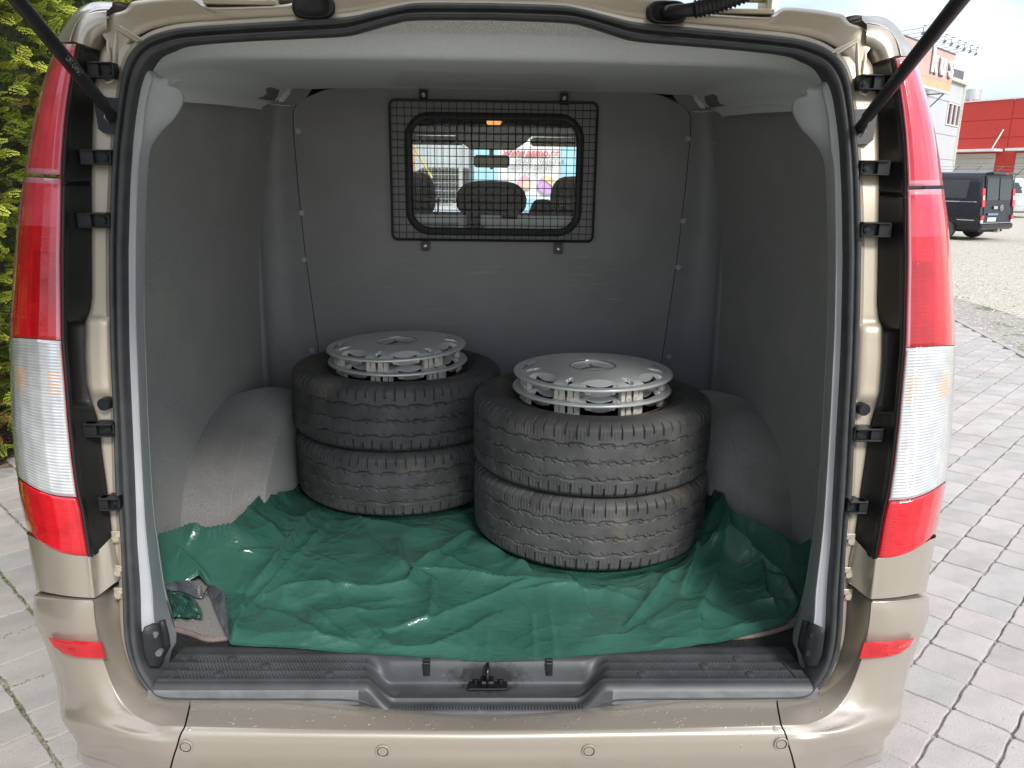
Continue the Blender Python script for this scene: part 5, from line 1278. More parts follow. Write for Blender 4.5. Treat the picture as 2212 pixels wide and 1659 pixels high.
# paving: stones laid diagonally, courses along (1,1)
PAVE = tag(mk('pavement', [(-2.75, -5, -.011), (5.6, -5, -.011), (7.2, 16, -.011), (-2.75, 16, -.011)], [(0, 1, 2, 3)], SAND, smooth=False), kind='structure')
ST_M = []
for i, c in enumerate([(.37, .342, .315), (.40, .372, .345), (.345, .32, .295), (.395, .355, .33), (.36, .34, .318)]):
    m = mat('paver_%d' % i, c, .85, var=.10, vscale=7, bump=.6, bscale=130, bdist=.003, detail=8); overlay(m, (.17, .16, .15), 140, .66, .72, detail=2, fac=.8); overlay(m, (.28, .25, .22), 8, .56, .8, detail=7, fac=.5); ST_M.append(m)
def paver_geo(a, b, seed, h=.034):
    rng = random.Random(seed); ring = []
    for (x0, y0), (x1, y1) in zip([(-a, -b), (a, -b), (a, b), (-a, b)], [(a, -b), (a, b), (-a, b), (-a, -b)]):
        nx, ny = (y1-y0), -(x1-x0); l = math.hypot(nx, ny); nx, ny = nx/l, ny/l
        for t in (.045, .32, .68, .955):
            w = 0 if t in (.045, .955) else (.0022 if t == .32 else -.0022)
            e = rng.uniform(-.0012, .0012); ring.append((x0+(x1-x0)*t+nx*(w+e), y0+(y1-y0)*t+ny*(w+e)))
    n = len(ring); v = []
    for s_, z in ((1, -h), (1, -.0055), (.982, -.0012), (.955, 0.0)): v += [(x*s_, y*s_, z) for x, y in ring]
    f = [(i*n+k, i*n+(k+1) % n, (i+1)*n+(k+1) % n, (i+1)*n+k) for i in range(3) for k in range(n)]+[tuple(range(3*n, 4*n))]
    return v, f
NP_, TP = .1672, .1745
VARS = [(mt, sd) for mt in range(5) for sd in range(3)]
def mesh_of(v, f, m):
    me = bpy.data.meshes.new('paving_stone'); me.from_pydata([tuple(p) for p in v], [], f); me.materials.append(m); me.update(); return me
MR = [mesh_of(*paver_geo(TP/2-.0014, NP_/2-.0030, 40+i), ST_M[mt]) for i, (mt, sd) in enumerate(VARS)]
ML = [mesh_of(*paver_geo(.195/2-.0045, NP_/2-.0018, 90+i), ST_M[mt]) for i, (mt, sd) in enumerate(VARS)]
cand = []
rs = np.random.default_rng(8)
for zone in (0, 1):
    tp = TP if zone == 0 else .195
    for i in range(-70, 95):
        offt = rs.uniform(-.02, .02)+.035*(i % 2)
        if zone == 1: offt = .0
        for j in range(-60, 130):
            n_ = i*NP_+.053+NP_/2+(rs.uniform(-.012, .012) if zone == 1 else 0)*0+((.03*(j % 2)+.02*math.sin(j*2.1)) if zone == 1 else 0); t_ = (j+.5)*tp+offt+(-.595 % .195 if zone == 1 else .02)
            x, y = (t_-n_)/2**.5, (t_+n_)/2**.5
            if zone == 0 and (x < 0 or x > ex_(y)-.06 or y > 14): continue
            if zone == 1 and (x >= 0 or x < -2.72 or y > 9): continue
            if y < -2.2: continue
            d = Vector((x-CX, y-CY, -CZ)); zz_ = d.dot(FX)
            vis = False
            if zz_ > .3:
                u = 1106+FPX*d.dot(RX)/zz_; v = 829.5-FPX*d.dot(UX)/zz_; vis = (-60 < u < 2270 and v < 1720 and ((u < 150 and v > 900) or u > 1900))
                if vis and zone == 0 and v < 1150 and u < 1990: vis = False
            cand.append((not vis, d.length, x, y, zone))
cand.sort(); nobj = 0; Gs = [G() for _ in range(5)]
for k, (nv, dl, x, y, zone) in enumerate(cand):
    rz = math.pi/4; vi_ = rs.integers(0, len(VARS)); dz = rs.uniform(-.003, .002); tl = rs.normal(0, .006, 2)
    if not nv and nobj < 298:
        o = bpy.data.objects.new('paving_stone', (MR if zone == 0 else ML)[vi_]); COL.objects.link(o); o.parent = PAVE; o.location = (x, y, dz); o.rotation_euler = (tl[0], tl[1], rz+rs.normal(0, .006)+(math.pi if rs.random() < .5 else 0)); nobj += 1
    else:
        me = (MR if zone == 0 else ML)[vi_]; far = dl > 9
        if far:
            a, b = (TP/2-.004, NP_/2-.005); vv = [(-a, -b, 0), (a, -b, 0), (a, b, 0), (-a, b, 0), (-a-.001, -b-.001, -.02), (a+.001, -b-.001, -.02), (a+.001, b+.001, -.02), (-a-.001, b+.001, -.02)]; ff = [(0, 1, 2, 3), (0, 4, 5, 1), (1, 5, 6, 2), (2, 6, 7, 3), (3, 7, 4, 0)]
        else: vv = [tuple(q.co) for q in me.vertices]; ff = [tuple(q.vertices) for q in me.polygons]
        c_, s_ = math.cos(rz), math.sin(rz); Gs[VARS[vi_][0]].add([(p[0]*c_-p[1]*s_+x, p[0]*s_+p[1]*c_+y, p[2]+dz) for p in vv], ff)
allv, allf, allm = [], [], []
for i, gg in enumerate(Gs):
    b = len(allv); allv += gg.v; allf += [tuple(q+b for q in t) for t in gg.f]; allm += [i]*len(gg.f)
mk('more_paving_stones', allv, allf, ST_M, PAVE, smooth=False, fm=allm, kind='stuff')
def fxp(r):
    if r.random() < .5:
        n_ = (r.integers(-40, 40))*NP_+.053; t_ = r.uniform(-1, 9)
    else:
        n_ = r.uniform(-4, 4); t_ = r.integers(-10, 60)*TP
    x, y = (t_-n_)/2**.5+r.normal(0, .012), (t_+n_)/2**.5+r.normal(0, .012)
    if x < -2.7 or x > ex_(y) or y < -2: return (1.5, 2)
    return x, y
scatter('joint_grit', 4500, fxp, STONES, PAVE, .0015, .0045, -.002)
MOSS = mat('moss', (.15, .17, .06), .95, var=.5, vscale=60)
def fxm(r):
    c = [(-1.60, 1.0), (-1.75, 1.05), (-1.95, 1.45), (-1.45, .68), (-2.1, 1.9), (-1.30, .42), (-1.9, 1.25), (-2.2, 2.2)][r.integers(0, 8)]
    if r.random() < .5: t_ = r.normal(0, .12); n_ = round(((c[1]-c[0])/2**.5-.053)/NP_)*NP_+.053+r.normal(0, .005); tt_ = (c[0]+c[1])/2**.5+t_
    else: n_ = (c[1]-c[0])/2**.5+r.normal(0, .12); tt_ = round(((c[0]+c[1])/2**.5+.595)/.195)*.195-.595+r.normal(0, .005)
    return (tt_-n_)/2**.5, (tt_+n_)/2**.5
tag(scatter('moss_tufts', 800, fxm, MOSS, PAVE, .002, .006, -.003))
# border kerb between paving and gravel
g = G()
for k in range(60):
    y0 = -2+k*.26; y1 = y0+.252; x0, x1 = ex_(y0), ex_(y1); g.prism([(x0-.035, y0, -.05), (x0+.035, y0, -.05), (x1+.035, y1, -.05), (x1-.035, y1, -.05)], (0, 0, .055))
tag(g.build('border_kerb', ST_M[2], smooth=False), 'narrow concrete kerb between the paving and the gravel lot', 'kerb')

# ================================================================== THUJA HEDGE on the left
def hedge():
    root = empty('thuja_hedge', (-3.4, 3.4, 0), label='tall clipped thuja hedge in yellow green beside the paving', cat='hedge')
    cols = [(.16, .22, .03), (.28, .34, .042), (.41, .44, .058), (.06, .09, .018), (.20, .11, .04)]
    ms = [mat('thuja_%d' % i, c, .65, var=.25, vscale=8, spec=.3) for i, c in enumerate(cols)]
    for m in ms:
        b = m.node_tree.nodes['Principled BSDF']; b.inputs['Subsurface Weight'].default_value = 0
    rng = np.random.default_rng(4)
    # spray template: flat fan of scale-leaf twigs
    def spray(sd):
        r = random.Random(sd); v, f = [], []
        def leaf(p, d, l, w):
            n = Vector((-d.y, d.x, 0)); k = len(v); v.extend([p, p+d*l*.45+n*w, p+d*l, p+d*l*.45-n*w]); f.append((k, k+1, k+2, k+3))
        def twig(p, d, l, lev):
            m_ = max(2, int(l/.0125)) if lev < 1 else max(2, int(l/.017)); z0 = 0
            for i in range(m_):
                t = (i+1)/m_; q = p+d*l*t; q = Vector((q.x, q.y, q.z-.18*l*t*t))
                if lev < 1:
                    for s_ in (-1, 1):
                        a = s_*R(46+r.uniform(-8, 8)); dd = Vector((d.x*math.cos(a)-d.y*math.sin(a), d.x*math.sin(a)+d.y*math.cos(a), r.uniform(-.12, .12))); ll = l*(.52*(1-t*.8))
                        if ll > .008: twig(q, dd, ll, lev+1)
                else: 
                    for s_ in (-1, 1):
                        a = s_*R(38); dd = Vector((d.x*math.cos(a)-d.y*math.sin(a), d.x*math.sin(a)+d.y*math.cos(a), r.uniform(-.1, .1))); leaf(q, dd, .0150*(1-.4*t), .0030)
            leaf(p, d, l, .0016 if lev else .0022)
        twig(Vector((0, 0, 0)), Vector((0, 1, 0)), .105, 0); return np.array([tuple(p) for p in v]), np.array(f)
    T = [spray(i) for i in range(4)]
    V_, F_, M_ = [], [], []; nb = 0
    def place(p, out_d, s, mi, ti):
        nonlocal nb
        up = np.array([rng.normal(0, .5), rng.normal(0, .5), 1.0]); y_ = out_d/np.linalg.norm(out_d); x_ = np.cross(y_, up); x_ /= np.linalg.norm(x_); z_ = np.cross(x_, y_)
        tv, tf = T[ti]; V_.append(p+s*(tv[:, :1]*x_+tv[:, 1:2]*y_+tv[:, 2:]*z_)); F_.append(tf+nb); M_.append(np.full(len(tf), mi)); nb += len(tv)
    def relief(y, z): return .16*noise.noise(Vector((y*1.3, z*1.1, 0)))+.10*noise.noise(Vector((y*3.3, z*2.6, 4)))
    N1 = 7600
    for i in range(N1):
        y = rng.uniform(1.9, 5.4); z = rng.uniform(.18, 3.6) if rng.random() < .93 else rng.uniform(.1, .5)
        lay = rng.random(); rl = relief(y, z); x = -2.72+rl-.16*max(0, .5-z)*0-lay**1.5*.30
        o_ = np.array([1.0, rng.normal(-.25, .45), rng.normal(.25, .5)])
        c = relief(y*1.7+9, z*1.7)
        mi = 2 if (lay < .35 and c > -.03) else (1 if lay < .6 else (0 if lay < .85 else 3))  # sprays darken by depth: inner shade put into the leaf colours
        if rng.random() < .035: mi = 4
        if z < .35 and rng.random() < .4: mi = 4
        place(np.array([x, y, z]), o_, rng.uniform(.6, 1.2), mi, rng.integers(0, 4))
    for i in range(2300):
        y = rng.uniform(-3, 9); y = y if not 1.9 < y < 5.4 else (y-6 if rng.random() < .5 else y+3.5); z = rng.uniform(.1, 3.8); x = -2.75+relief(y, z)-rng.random()*.2
        place(np.array([x, y, z]), np.array([1.0, rng.normal(0, .5), rng.normal(.2, .5)]), rng.uniform(2.2, 3.6), rng.integers(0, 3), rng.integers(0, 4))
    v = np.concatenate(V_); f = np.concatenate(F_); m = np.concatenate(M_)
    me = bpy.data.meshes.new('foliage'); me.vertices.add(len(v)); me.vertices.foreach_set('co', (v-np.array([-3.4, 3.4, 0])).ravel()); me.loops.add(f.size); me.loops.foreach_set('vertex_index', f.ravel().astype(np.int32)); me.polygons.add(len(f)); me.polygons.foreach_set('loop_start', np.arange(len(f))*4); me.polygons.foreach_set('loop_total', np.full(len(f), 4))
    for q in ms: me.materials.append(q)
    me.polygons.foreach_set('material_index', m.astype(np.int32)); me.update(calc_edges=True)
    o = bpy.data.objects.new('foliage', me); COL.objects.link(o); o.parent = root; o['kind'] = 'stuff'
    # inner twig mass behind the sprays, lumpy, brown-green
    st = [[Vector((-3.10+relief(y, z)*.9+.06*noise.noise(Vector((y*9, z*9, 2))), y, z)) for z in np.linspace(.12, 3.9, 60)] for y in np.linspace(-3.2, 9.2, 190)]
    for r in st: r.append(Vector((-3.5, r[0].y, 3.95))); r.append(Vector((-4.1, r[0].y, 3.2))); r.append(Vector((-4.1, r[0].y, .1)))
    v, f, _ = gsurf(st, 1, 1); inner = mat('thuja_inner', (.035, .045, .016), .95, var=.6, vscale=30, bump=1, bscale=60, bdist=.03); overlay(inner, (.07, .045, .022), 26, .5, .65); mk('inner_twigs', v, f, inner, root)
    g = G()
    for y in np.arange(-2.8, 9, .62): g.tube([(-3.35, y, -.05), (-3.33, y+.03, .6), (-3.36, y-.02, 1.6), (-3.35, y, 3.2)], [.045, .035, .025, .01], 7)
    g.build('stems', mat('thuja_bark', (.10, .07, .045), .9, var=.4, vscale=20, bump=.8, bscale=30, bdist=.01), root, kind='stuff')
hedge()
MUL = mat('mulch_brown', (.085, .058, .038), .95, var=.5, vscale=25, bump=1, bscale=60, bdist=.02)
tag(mk('mulch_strip', [(-4.2, -4, -.02), (-2.74, -4, -.02), (-2.74, 9.4, -.02), (-4.2, 9.4, -.02)], [(0, 1, 2, 3)], MUL, smooth=False), kind='structure')
def fxq(r): return r.uniform(-3.3, -2.66), r.uniform(1.0, 6.0)
tag(scatter('fallen_needles', 2600, fxq, mat('needle_litter', (.15, .095, .055), .95, var=.5, vscale=40), None, .006, .02, -.01), 'brown fallen thuja litter at the foot of the hedge', 'leaf litter')
# ================================================================== FAR SIDE OF THE LOT
REDP = mat('red_cladding', (.50, .045, .03), .6, var=.04, vscale=.5, bump=.05, bscale=3); WCL = mat('white_cladding', (.50, .525, .54), .6, var=.03, vscale=.6)
DGR = mat('dark_joint', (.10, .02, .02), .7); GJ = mat('grey_joint', (.40, .42, .43), .7); WFR = mat('white_frame', (.72, .73, .72), .5); DOORM = mat('roller_door_grey', (.50, .49, .45), .6, var=.04)
DKG = mat('dark_grey_metal', (.12, .13, .14), .5)
def wall_pt(a, b, t, z): return Vector((a[0]+(b[0]-a[0])*t, a[1]+(b[1]-a[1])*t, z))
def facade(g, a, b, s0, s1, z0, z1, th, m=0, lift=0.):
    """box lying on the wall line a->b between distances s0..s1, standing proud by th towards the camera side"""
    A_, B_ = Vector((a[0], a[1], 0)), Vector((b[0], b[1], 0)); d = (B_-A_).normalized(); n = Vector((d.y, -d.x, 0))
    if n.dot(Vector((CX-a[0], CY-a[1], 0))) < 0: n = -n
    p = [A_+d*s0+n*lift, A_+d*s1+n*lift, A_+d*s1+n*(lift+th), A_+d*s0+n*(lift+th)]
    g.prism([Vector((q.x, q.y, z0)) for q in p], (0, 0, z1-z0), m)
# red hall
RA, RB = (40.66, 70.12), (43.02, 65.69); dR = Vector((RB[0]-RA[0], RB[1]-RA[1], 0)); LR_ = dR.length; dR.normalize()
RH = empty('red_hall', (42, 68, 0), label='large red panelled hall with pale roller doors beyond the gravel lot', cat='hall')
RA2 = (RA[0]-dR.x*10, RA[1]-dR.y*10); nR = Vector((dR.y, -dR.x, 0)); nR = nR if nR.dot(Vector((-1, -1, 0))) > 0 else -nR
g = G(); p = [Vector((RA2[0], RA2[1], 0)), Vector((RA2[0], RA2[1], 0))+dR*34, Vector((RA2[0], RA2[1], 0))+dR*34-nR*20, Vector((RA2[0], RA2[1], 0))-nR*20]; g.prism(p, (0, 0, 8.42)); g.build('wall', REDP, RH, smooth=False)
RP = (RA2[0], RA2[1]); RQ = (RA2[0]+dR.x*34, RA2[1]+dR.y*34)
pn0 = None
for i, (s0, s1) in enumerate([(8.0, 14.3), (14.36, 20.0), (20.06, 26)]):
    for z0, z1 in [(4.5, 5.45), (5.5, 6.9), (6.95, 8.5)]+([(0.3, 1.5), (1.55, 2.9), (2.95, 4.45)] if i else []):
        if i == 1 and z1 < 4.5: a_, b_ = 14.36, 15.2
        else: a_, b_ = s0, s1
        g = G(); facade(g, RP, RQ, a_, b_, z0, z1, .05); g.build('wall_panel', REDP, RH, smooth=False)
g = G(); facade(g, RP, RQ, 0, 34, 8.5, 8.62, .12); g.build('roof_edge', WFR, RH, smooth=False)
for s0, s1 in ((9.0, 13.5), (15.2, 19.7)):
    D_ = empty('roller_door', (42, 68, 0), RH)
    for k in range(10):
        g = G(); facade(g, RP, RQ, s0, s1, .02+k*.42, .02+k*.42+.40, .03, lift=.02); g.build('door_slat', DOORM, D_, smooth=False)
    g = G(); facade(g, RP, RQ, s0-.3, s1+.5, 4.35, 4.55, 1.3); g.build('canopy', WFR, RH, smooth=False)
    g = G(); A_ = Vector((RP[0], RP[1], 0)); g.cyl(A_+dR*(s1+.3)+nR*.05+Vector((0, 0, 6.1)), A_+dR*(s1+.3)+nR*1.25+Vector((0, 0, 4.55)), .05, 6); g.build('canopy_tie', WFR, RH)
g = G(); g.cyl((0, 0, 0), (0, 0, .9), .62, 20); c = A_+dR*10.1-nR*1.0; o = g.build('roof_vent', mat('vent_galvanised', (.55, .57, .56), .4, metal=.4), None, local=True); o.location = (c.x, c.y, 8.75); tag(o, 'round galvanised roof vent on top of the red hall', 'roof vent')
g = G(); g.box(-.45, .45, -.45, .45, -.35, 0.05); q = g.build('vent_base', WFR, o, local=True, smooth=False)
# white hall with the shop sign
WA_, WB_ = (28.88, 51.7), (31.64, 54.58); dW = Vector((WB_[0]-WA_[0], WB_[1]-WA_[1], 0)); LW = dW.length; dW.normalize()
WS = (WA_[0]-dW.x*22, WA_[1]-dW.y*22); nW = Vector((dW.y, -dW.x, 0)); nW = nW if nW.dot(Vector((1, -1, 0))) > 0 else -nW
nWc = nW if nW.dot(Vector((CX-WS[0], CY-WS[1], 0))) > 0 else -nW
WH = empty('white_hall', (30, 53, 0), label='tall white clad hall carrying the pink sign beside the red hall', cat='hall')
LT = 22+LW; W0_ = Vector((WS[0], WS[1], 0)); g = G(); g.prism([W0_, W0_+dW*LT, W0_+dW*LT-nWc*14, W0_-nWc*14], (0, 0, 8.1)); g.build('wall', WCL, WH, smooth=False)
WE = (WS[0]+dW.x*LT, WS[1]+dW.y*LT)
for s0, s1 in ((.0, 6), (6.05, 12), (12.05, 18), (18.05, LT-.12)):
    for z0, z1 in [(.02, 1.6), (1.65, 3.2), (3.25, 4.75)]+([(4.8, 6.7), (6.75, 8.0)] if s1 < 18.5 else [(4.8, 5.35), (6.85, 8.0)]):
        g = G(); facade(g, WS, WE, s0, s1, z0, z1, .04); g.build('wall_panel', WCL, WH, smooth=False)
g = G(); facade(g, WS, WE, 18.05, 19.1, 5.4, 6.8, .04); g.build('wall_panel', WCL, WH, smooth=False)
for k in range(3):
    s0 = LT-3.1+k*1.0; wf = empty('window', (30, 53, 0), WH); g = G(); facade(g, WS, WE, s0, s0+.92, 5.4, 6.8, .03); g.build('pane', mat('window_red_reflection_glass', (.06, .05, .05), .03, spec=1.0) if 'window_red_reflection_glass' not in MAT else MAT['window_red_reflection_glass'], wf, smooth=False)
    for a_, b_, z0, z1 in [(s0, s0+.07, 5.4, 6.8), (s0+.85, s0+.92, 5.4, 6.8), (s0+.07, s0+.85, 5.4, 5.47), (s0+.07, s0+.85, 6.73, 6.8)]:
        g = G(); facade(g, WS, WE, a_, b_, z0, z1, .09); g.build('window_bar', WFR, wf, smooth=False)
g = G(); facade(g, WS, WE, LT-.11, LT, 0, 8.1, .16); g.build('corner_trim', mat('cream_trim', (.62, .62, .52), .6), WH, smooth=False)
g = G(); facade(g, WS, WE, 16, LT+.1, 8.1, 8.3, .25); g.build('roof_edge', mat('cream_trim2', (.60, .57, .50), .6), WH, smooth=False)
g = G(); g.prism([W0_+dW*(LT-2.6)-nWc*.1+Vector((0, 0, 8.3)), W0_+dW*(LT)-nWc*.1+Vector((0, 0, 8.3)), W0_+dW*(LT)-nWc*.1+Vector((0, 0, 9.0)), W0_+dW*(LT-3.2)-nWc*.1+Vector((0, 0, 8.9))], -nWc*.2); g.build('roof_recess_shade', DKG, WH, smooth=False)  # dark slab stands for the shadow in the roof recess
# shop sign standing out from the wall
SA, SB = (21.75, 43.11), (26.87, 48.07); dS = Vector((SB[0]-SA[0], SB[1]-SA[1], 0)).normalized(); S0 = (SB[0]-dS.x*11, SB[1]-dS.y*11)
nS = Vector((dS.y, -dS.x, 0)); nS = nS if nS.dot(Vector((CX-SA[0], CY-SA[1], 0))) > 0 else -nS
SG = empty('shop_sign', (24, 45, 7), label='pink shop sign with big white letters ending in kus', cat='sign')
PK = mat('sign_pink', (.62, .40, .35), .5, var=.05, vscale=1); OR = mat('sign_orange_band', (.68, .42, .26), .5, var=.05, vscale=1)
g = G(); facade(g, S0, SB, 0, 11, 7.42, 9.0, .3); g.build('sign_panel', PK, SG, smooth=False)
g = G(); facade(g, S0, SB, 0, 11, 6.92, 7.415, .29); g.build('sign_band', OR, SG, smooth=False)
g = G(); facade(g, S0, SB, 0, 11, 9.0, 9.06, .34); g.build('sign_top', DKG, SG, smooth=False)
g = G(); facade(g, S0, SB, 0, 11, 6.82, 6.92, .34); g.build('sign_sill', WFR, SG, smooth=False)
def text_mesh(body, size, depth=.0, bold=0.0, align='RIGHT'):
    cu = bpy.data.curves.new('t', 'FONT'); cu.body = body; cu.size = size; cu.align_x = align; cu.extrude = depth; cu.offset = bold
    to = bpy.data.objects.new('t', cu); COL.objects.link(to); bpy.context.view_layer.update(); dg = bpy.context.evaluated_depsgraph_get(); ev = to.evaluated_get(dg); me = ev.to_mesh()
    v = [tuple(q.co) for q in me.vertices]; f = [tuple(q.vertices) for q in me.polygons]; ev.to_mesh_clear(); bpy.data.objects.remove(to); return v, f
for body, off in (('s', .30), ('u', 1.72), ('k', 3.15), ('e', 3.7), ('s', 4.7), ('k', 5.7)):
    v, f = text_mesh(body, 1.85, .06, .03)
    if off > 3.6: continue
    B0 = Vector((SB[0], SB[1], 0))-dS*off+nS*.38; e = dS if nS.cross(Vector((0, 0, 1))).dot(dS) < 0 else dS
    vv = [B0+dS*(p[0])+Vector((0, 0, 7.72+p[1]*1.02))+nS*p[2] for p in v]; mk('sign_letter', V3(vv), f, WHT, SG, smooth=False)
    vv = [B0-nS*.05+dS*(p[0]-.06)+Vector((0, 0, 7.64+p[1]*1.02))+nS*p[2]*.5 for p in v]; mk('letter_drop_shade', V3(vv), f, DKG, SG, smooth=False)  # dark offset copy painted as the drop shade of the letter
for s_ in (10.4, 7.0, 3.5):
    g = G(); q = Vector((S0[0], S0[1], 0))+dS*s_; g.tube([q+nS*.15+Vector((0, 0, 6.82)), q-nS*2.0+Vector((0, 0, 6.82)), q-nS*1.4+Vector((0, 0, 5.2)), q+nS*.15+Vector((0, 0, 6.8))], .04, 6); g.build('sign_bracket', DKG, SG)
lp = None
for k in range(9):
    q = Vector((SB[0], SB[1], 9.06))-dS*(.3+k*1.12); a = nS*1.0+dS*.55; a.normalize()
    t = empty('sign_floodlight', (0, 0, 0), label='sign floodlight on a thin arm, number %s from the right end of the pink sign' % ['one', 'two', 'three', 'four', 'five', 'six', 'seven', 'eight', 'nine'][k], cat='floodlight', group='floodlights over the pink sign')
    t['label'] = ['outermost right floodlight on its arm above the pink sign', 'second floodlight from the right end of the pink sign', 'third floodlight from the right end of the pink sign', 'fourth floodlight from the right end of the pink sign', 'fifth floodlight from the right, beside the black strut', 'sixth floodlight from the right over the pink sign', 'seventh floodlight from the right over the pink sign', 'eighth floodlight from the right over the pink sign', 'ninth floodlight from the right, near the van roof corner'][k]
    t.location = q
    if lp is None:
        g = G(); g.cyl((0, 0, 0), a*1.45+Vector((0, 0, .22)), .014, 6); arm = g.build('arm', DKG, t, local=True)
        g = G(); e = a*1.45+Vector((0, 0, .22)); g.prism([e+Vector((0, 0, .05))-dS*.10, e+Vector((0, 0, .05))+dS*.10, e-a*.02+Vector((0, 0, .10))+dS*.06, e-a*.02+Vector((0, 0, .10))-dS*.06], a*.12); g.prism([e-dS*.09-Vector((0, 0, .22)), e+dS*.09-Vector((0, 0, .22)), e+dS*.09-Vector((0, 0, .34))-a*.1, e-dS*.09-Vector((0, 0, .34))-a*.1], a*.09); g.cyl(e, e-Vector((0, 0, .25)), .02, 5); hd = g.build('lamp_head', DKG, t, local=True, smooth=False); lp = t
    else: inst(arm, t); inst(hd, t)
# fence with slanted arms and barbed wire behind the vans
FA, FB = Vector((22.2, 42.0, 0)), Vector((28.0, 37.0, 0)); FE = empty('security_fence', (24, 40, 0), label='wire fence with slanted arms behind the black van', cat='fence'); dF = (FB-FA); LF = dF.length; dF.normalize(); nF = Vector((-dF.y, dF.x, 0))
for k in range(-3, 8):
    q = FA+dF*(k*1.0); g = G(); g.cyl(q, q+Vector((0, 0, 2.05)), .03, 6); g.build('post', DKG, FE); g = G(); g.cyl(q+Vector((0, 0, 2.05)), q+Vector((0, 0, 2.55))+dF*.45, .02, 6); g.build('slanted_arm', DKG, FE)
for j in range(3):
    g = G(); h = .15*(j+1); g.cyl(FA-dF*3+dF*h*.9+Vector((0, 0, 2.05+h)), FB+Vector((0, 0, 2.05+h)), .008, 4); g.build('barbed_wire', DKG, FE)
g = G()
for k in range(0, 100): q = FA-dF*3+dF*k*.1; g.cyl(q, q+Vector((0, 0, 2.0)), .004, 3)
g.build('fence_mesh', DKG, FE, kind='stuff')
# light mast seen over the roof edge
q = PY(1672, 10, 30); g = G(); g.cyl((q.x, 30, 0), (q.x, 30, q.z+3), .16, 10); o = g.build('light_mast', mat('mast_white', (.7, .7, .7), .5), None, sharp=30); tag(o, 'pale light mast rising behind the roof edge at the right', 'mast')

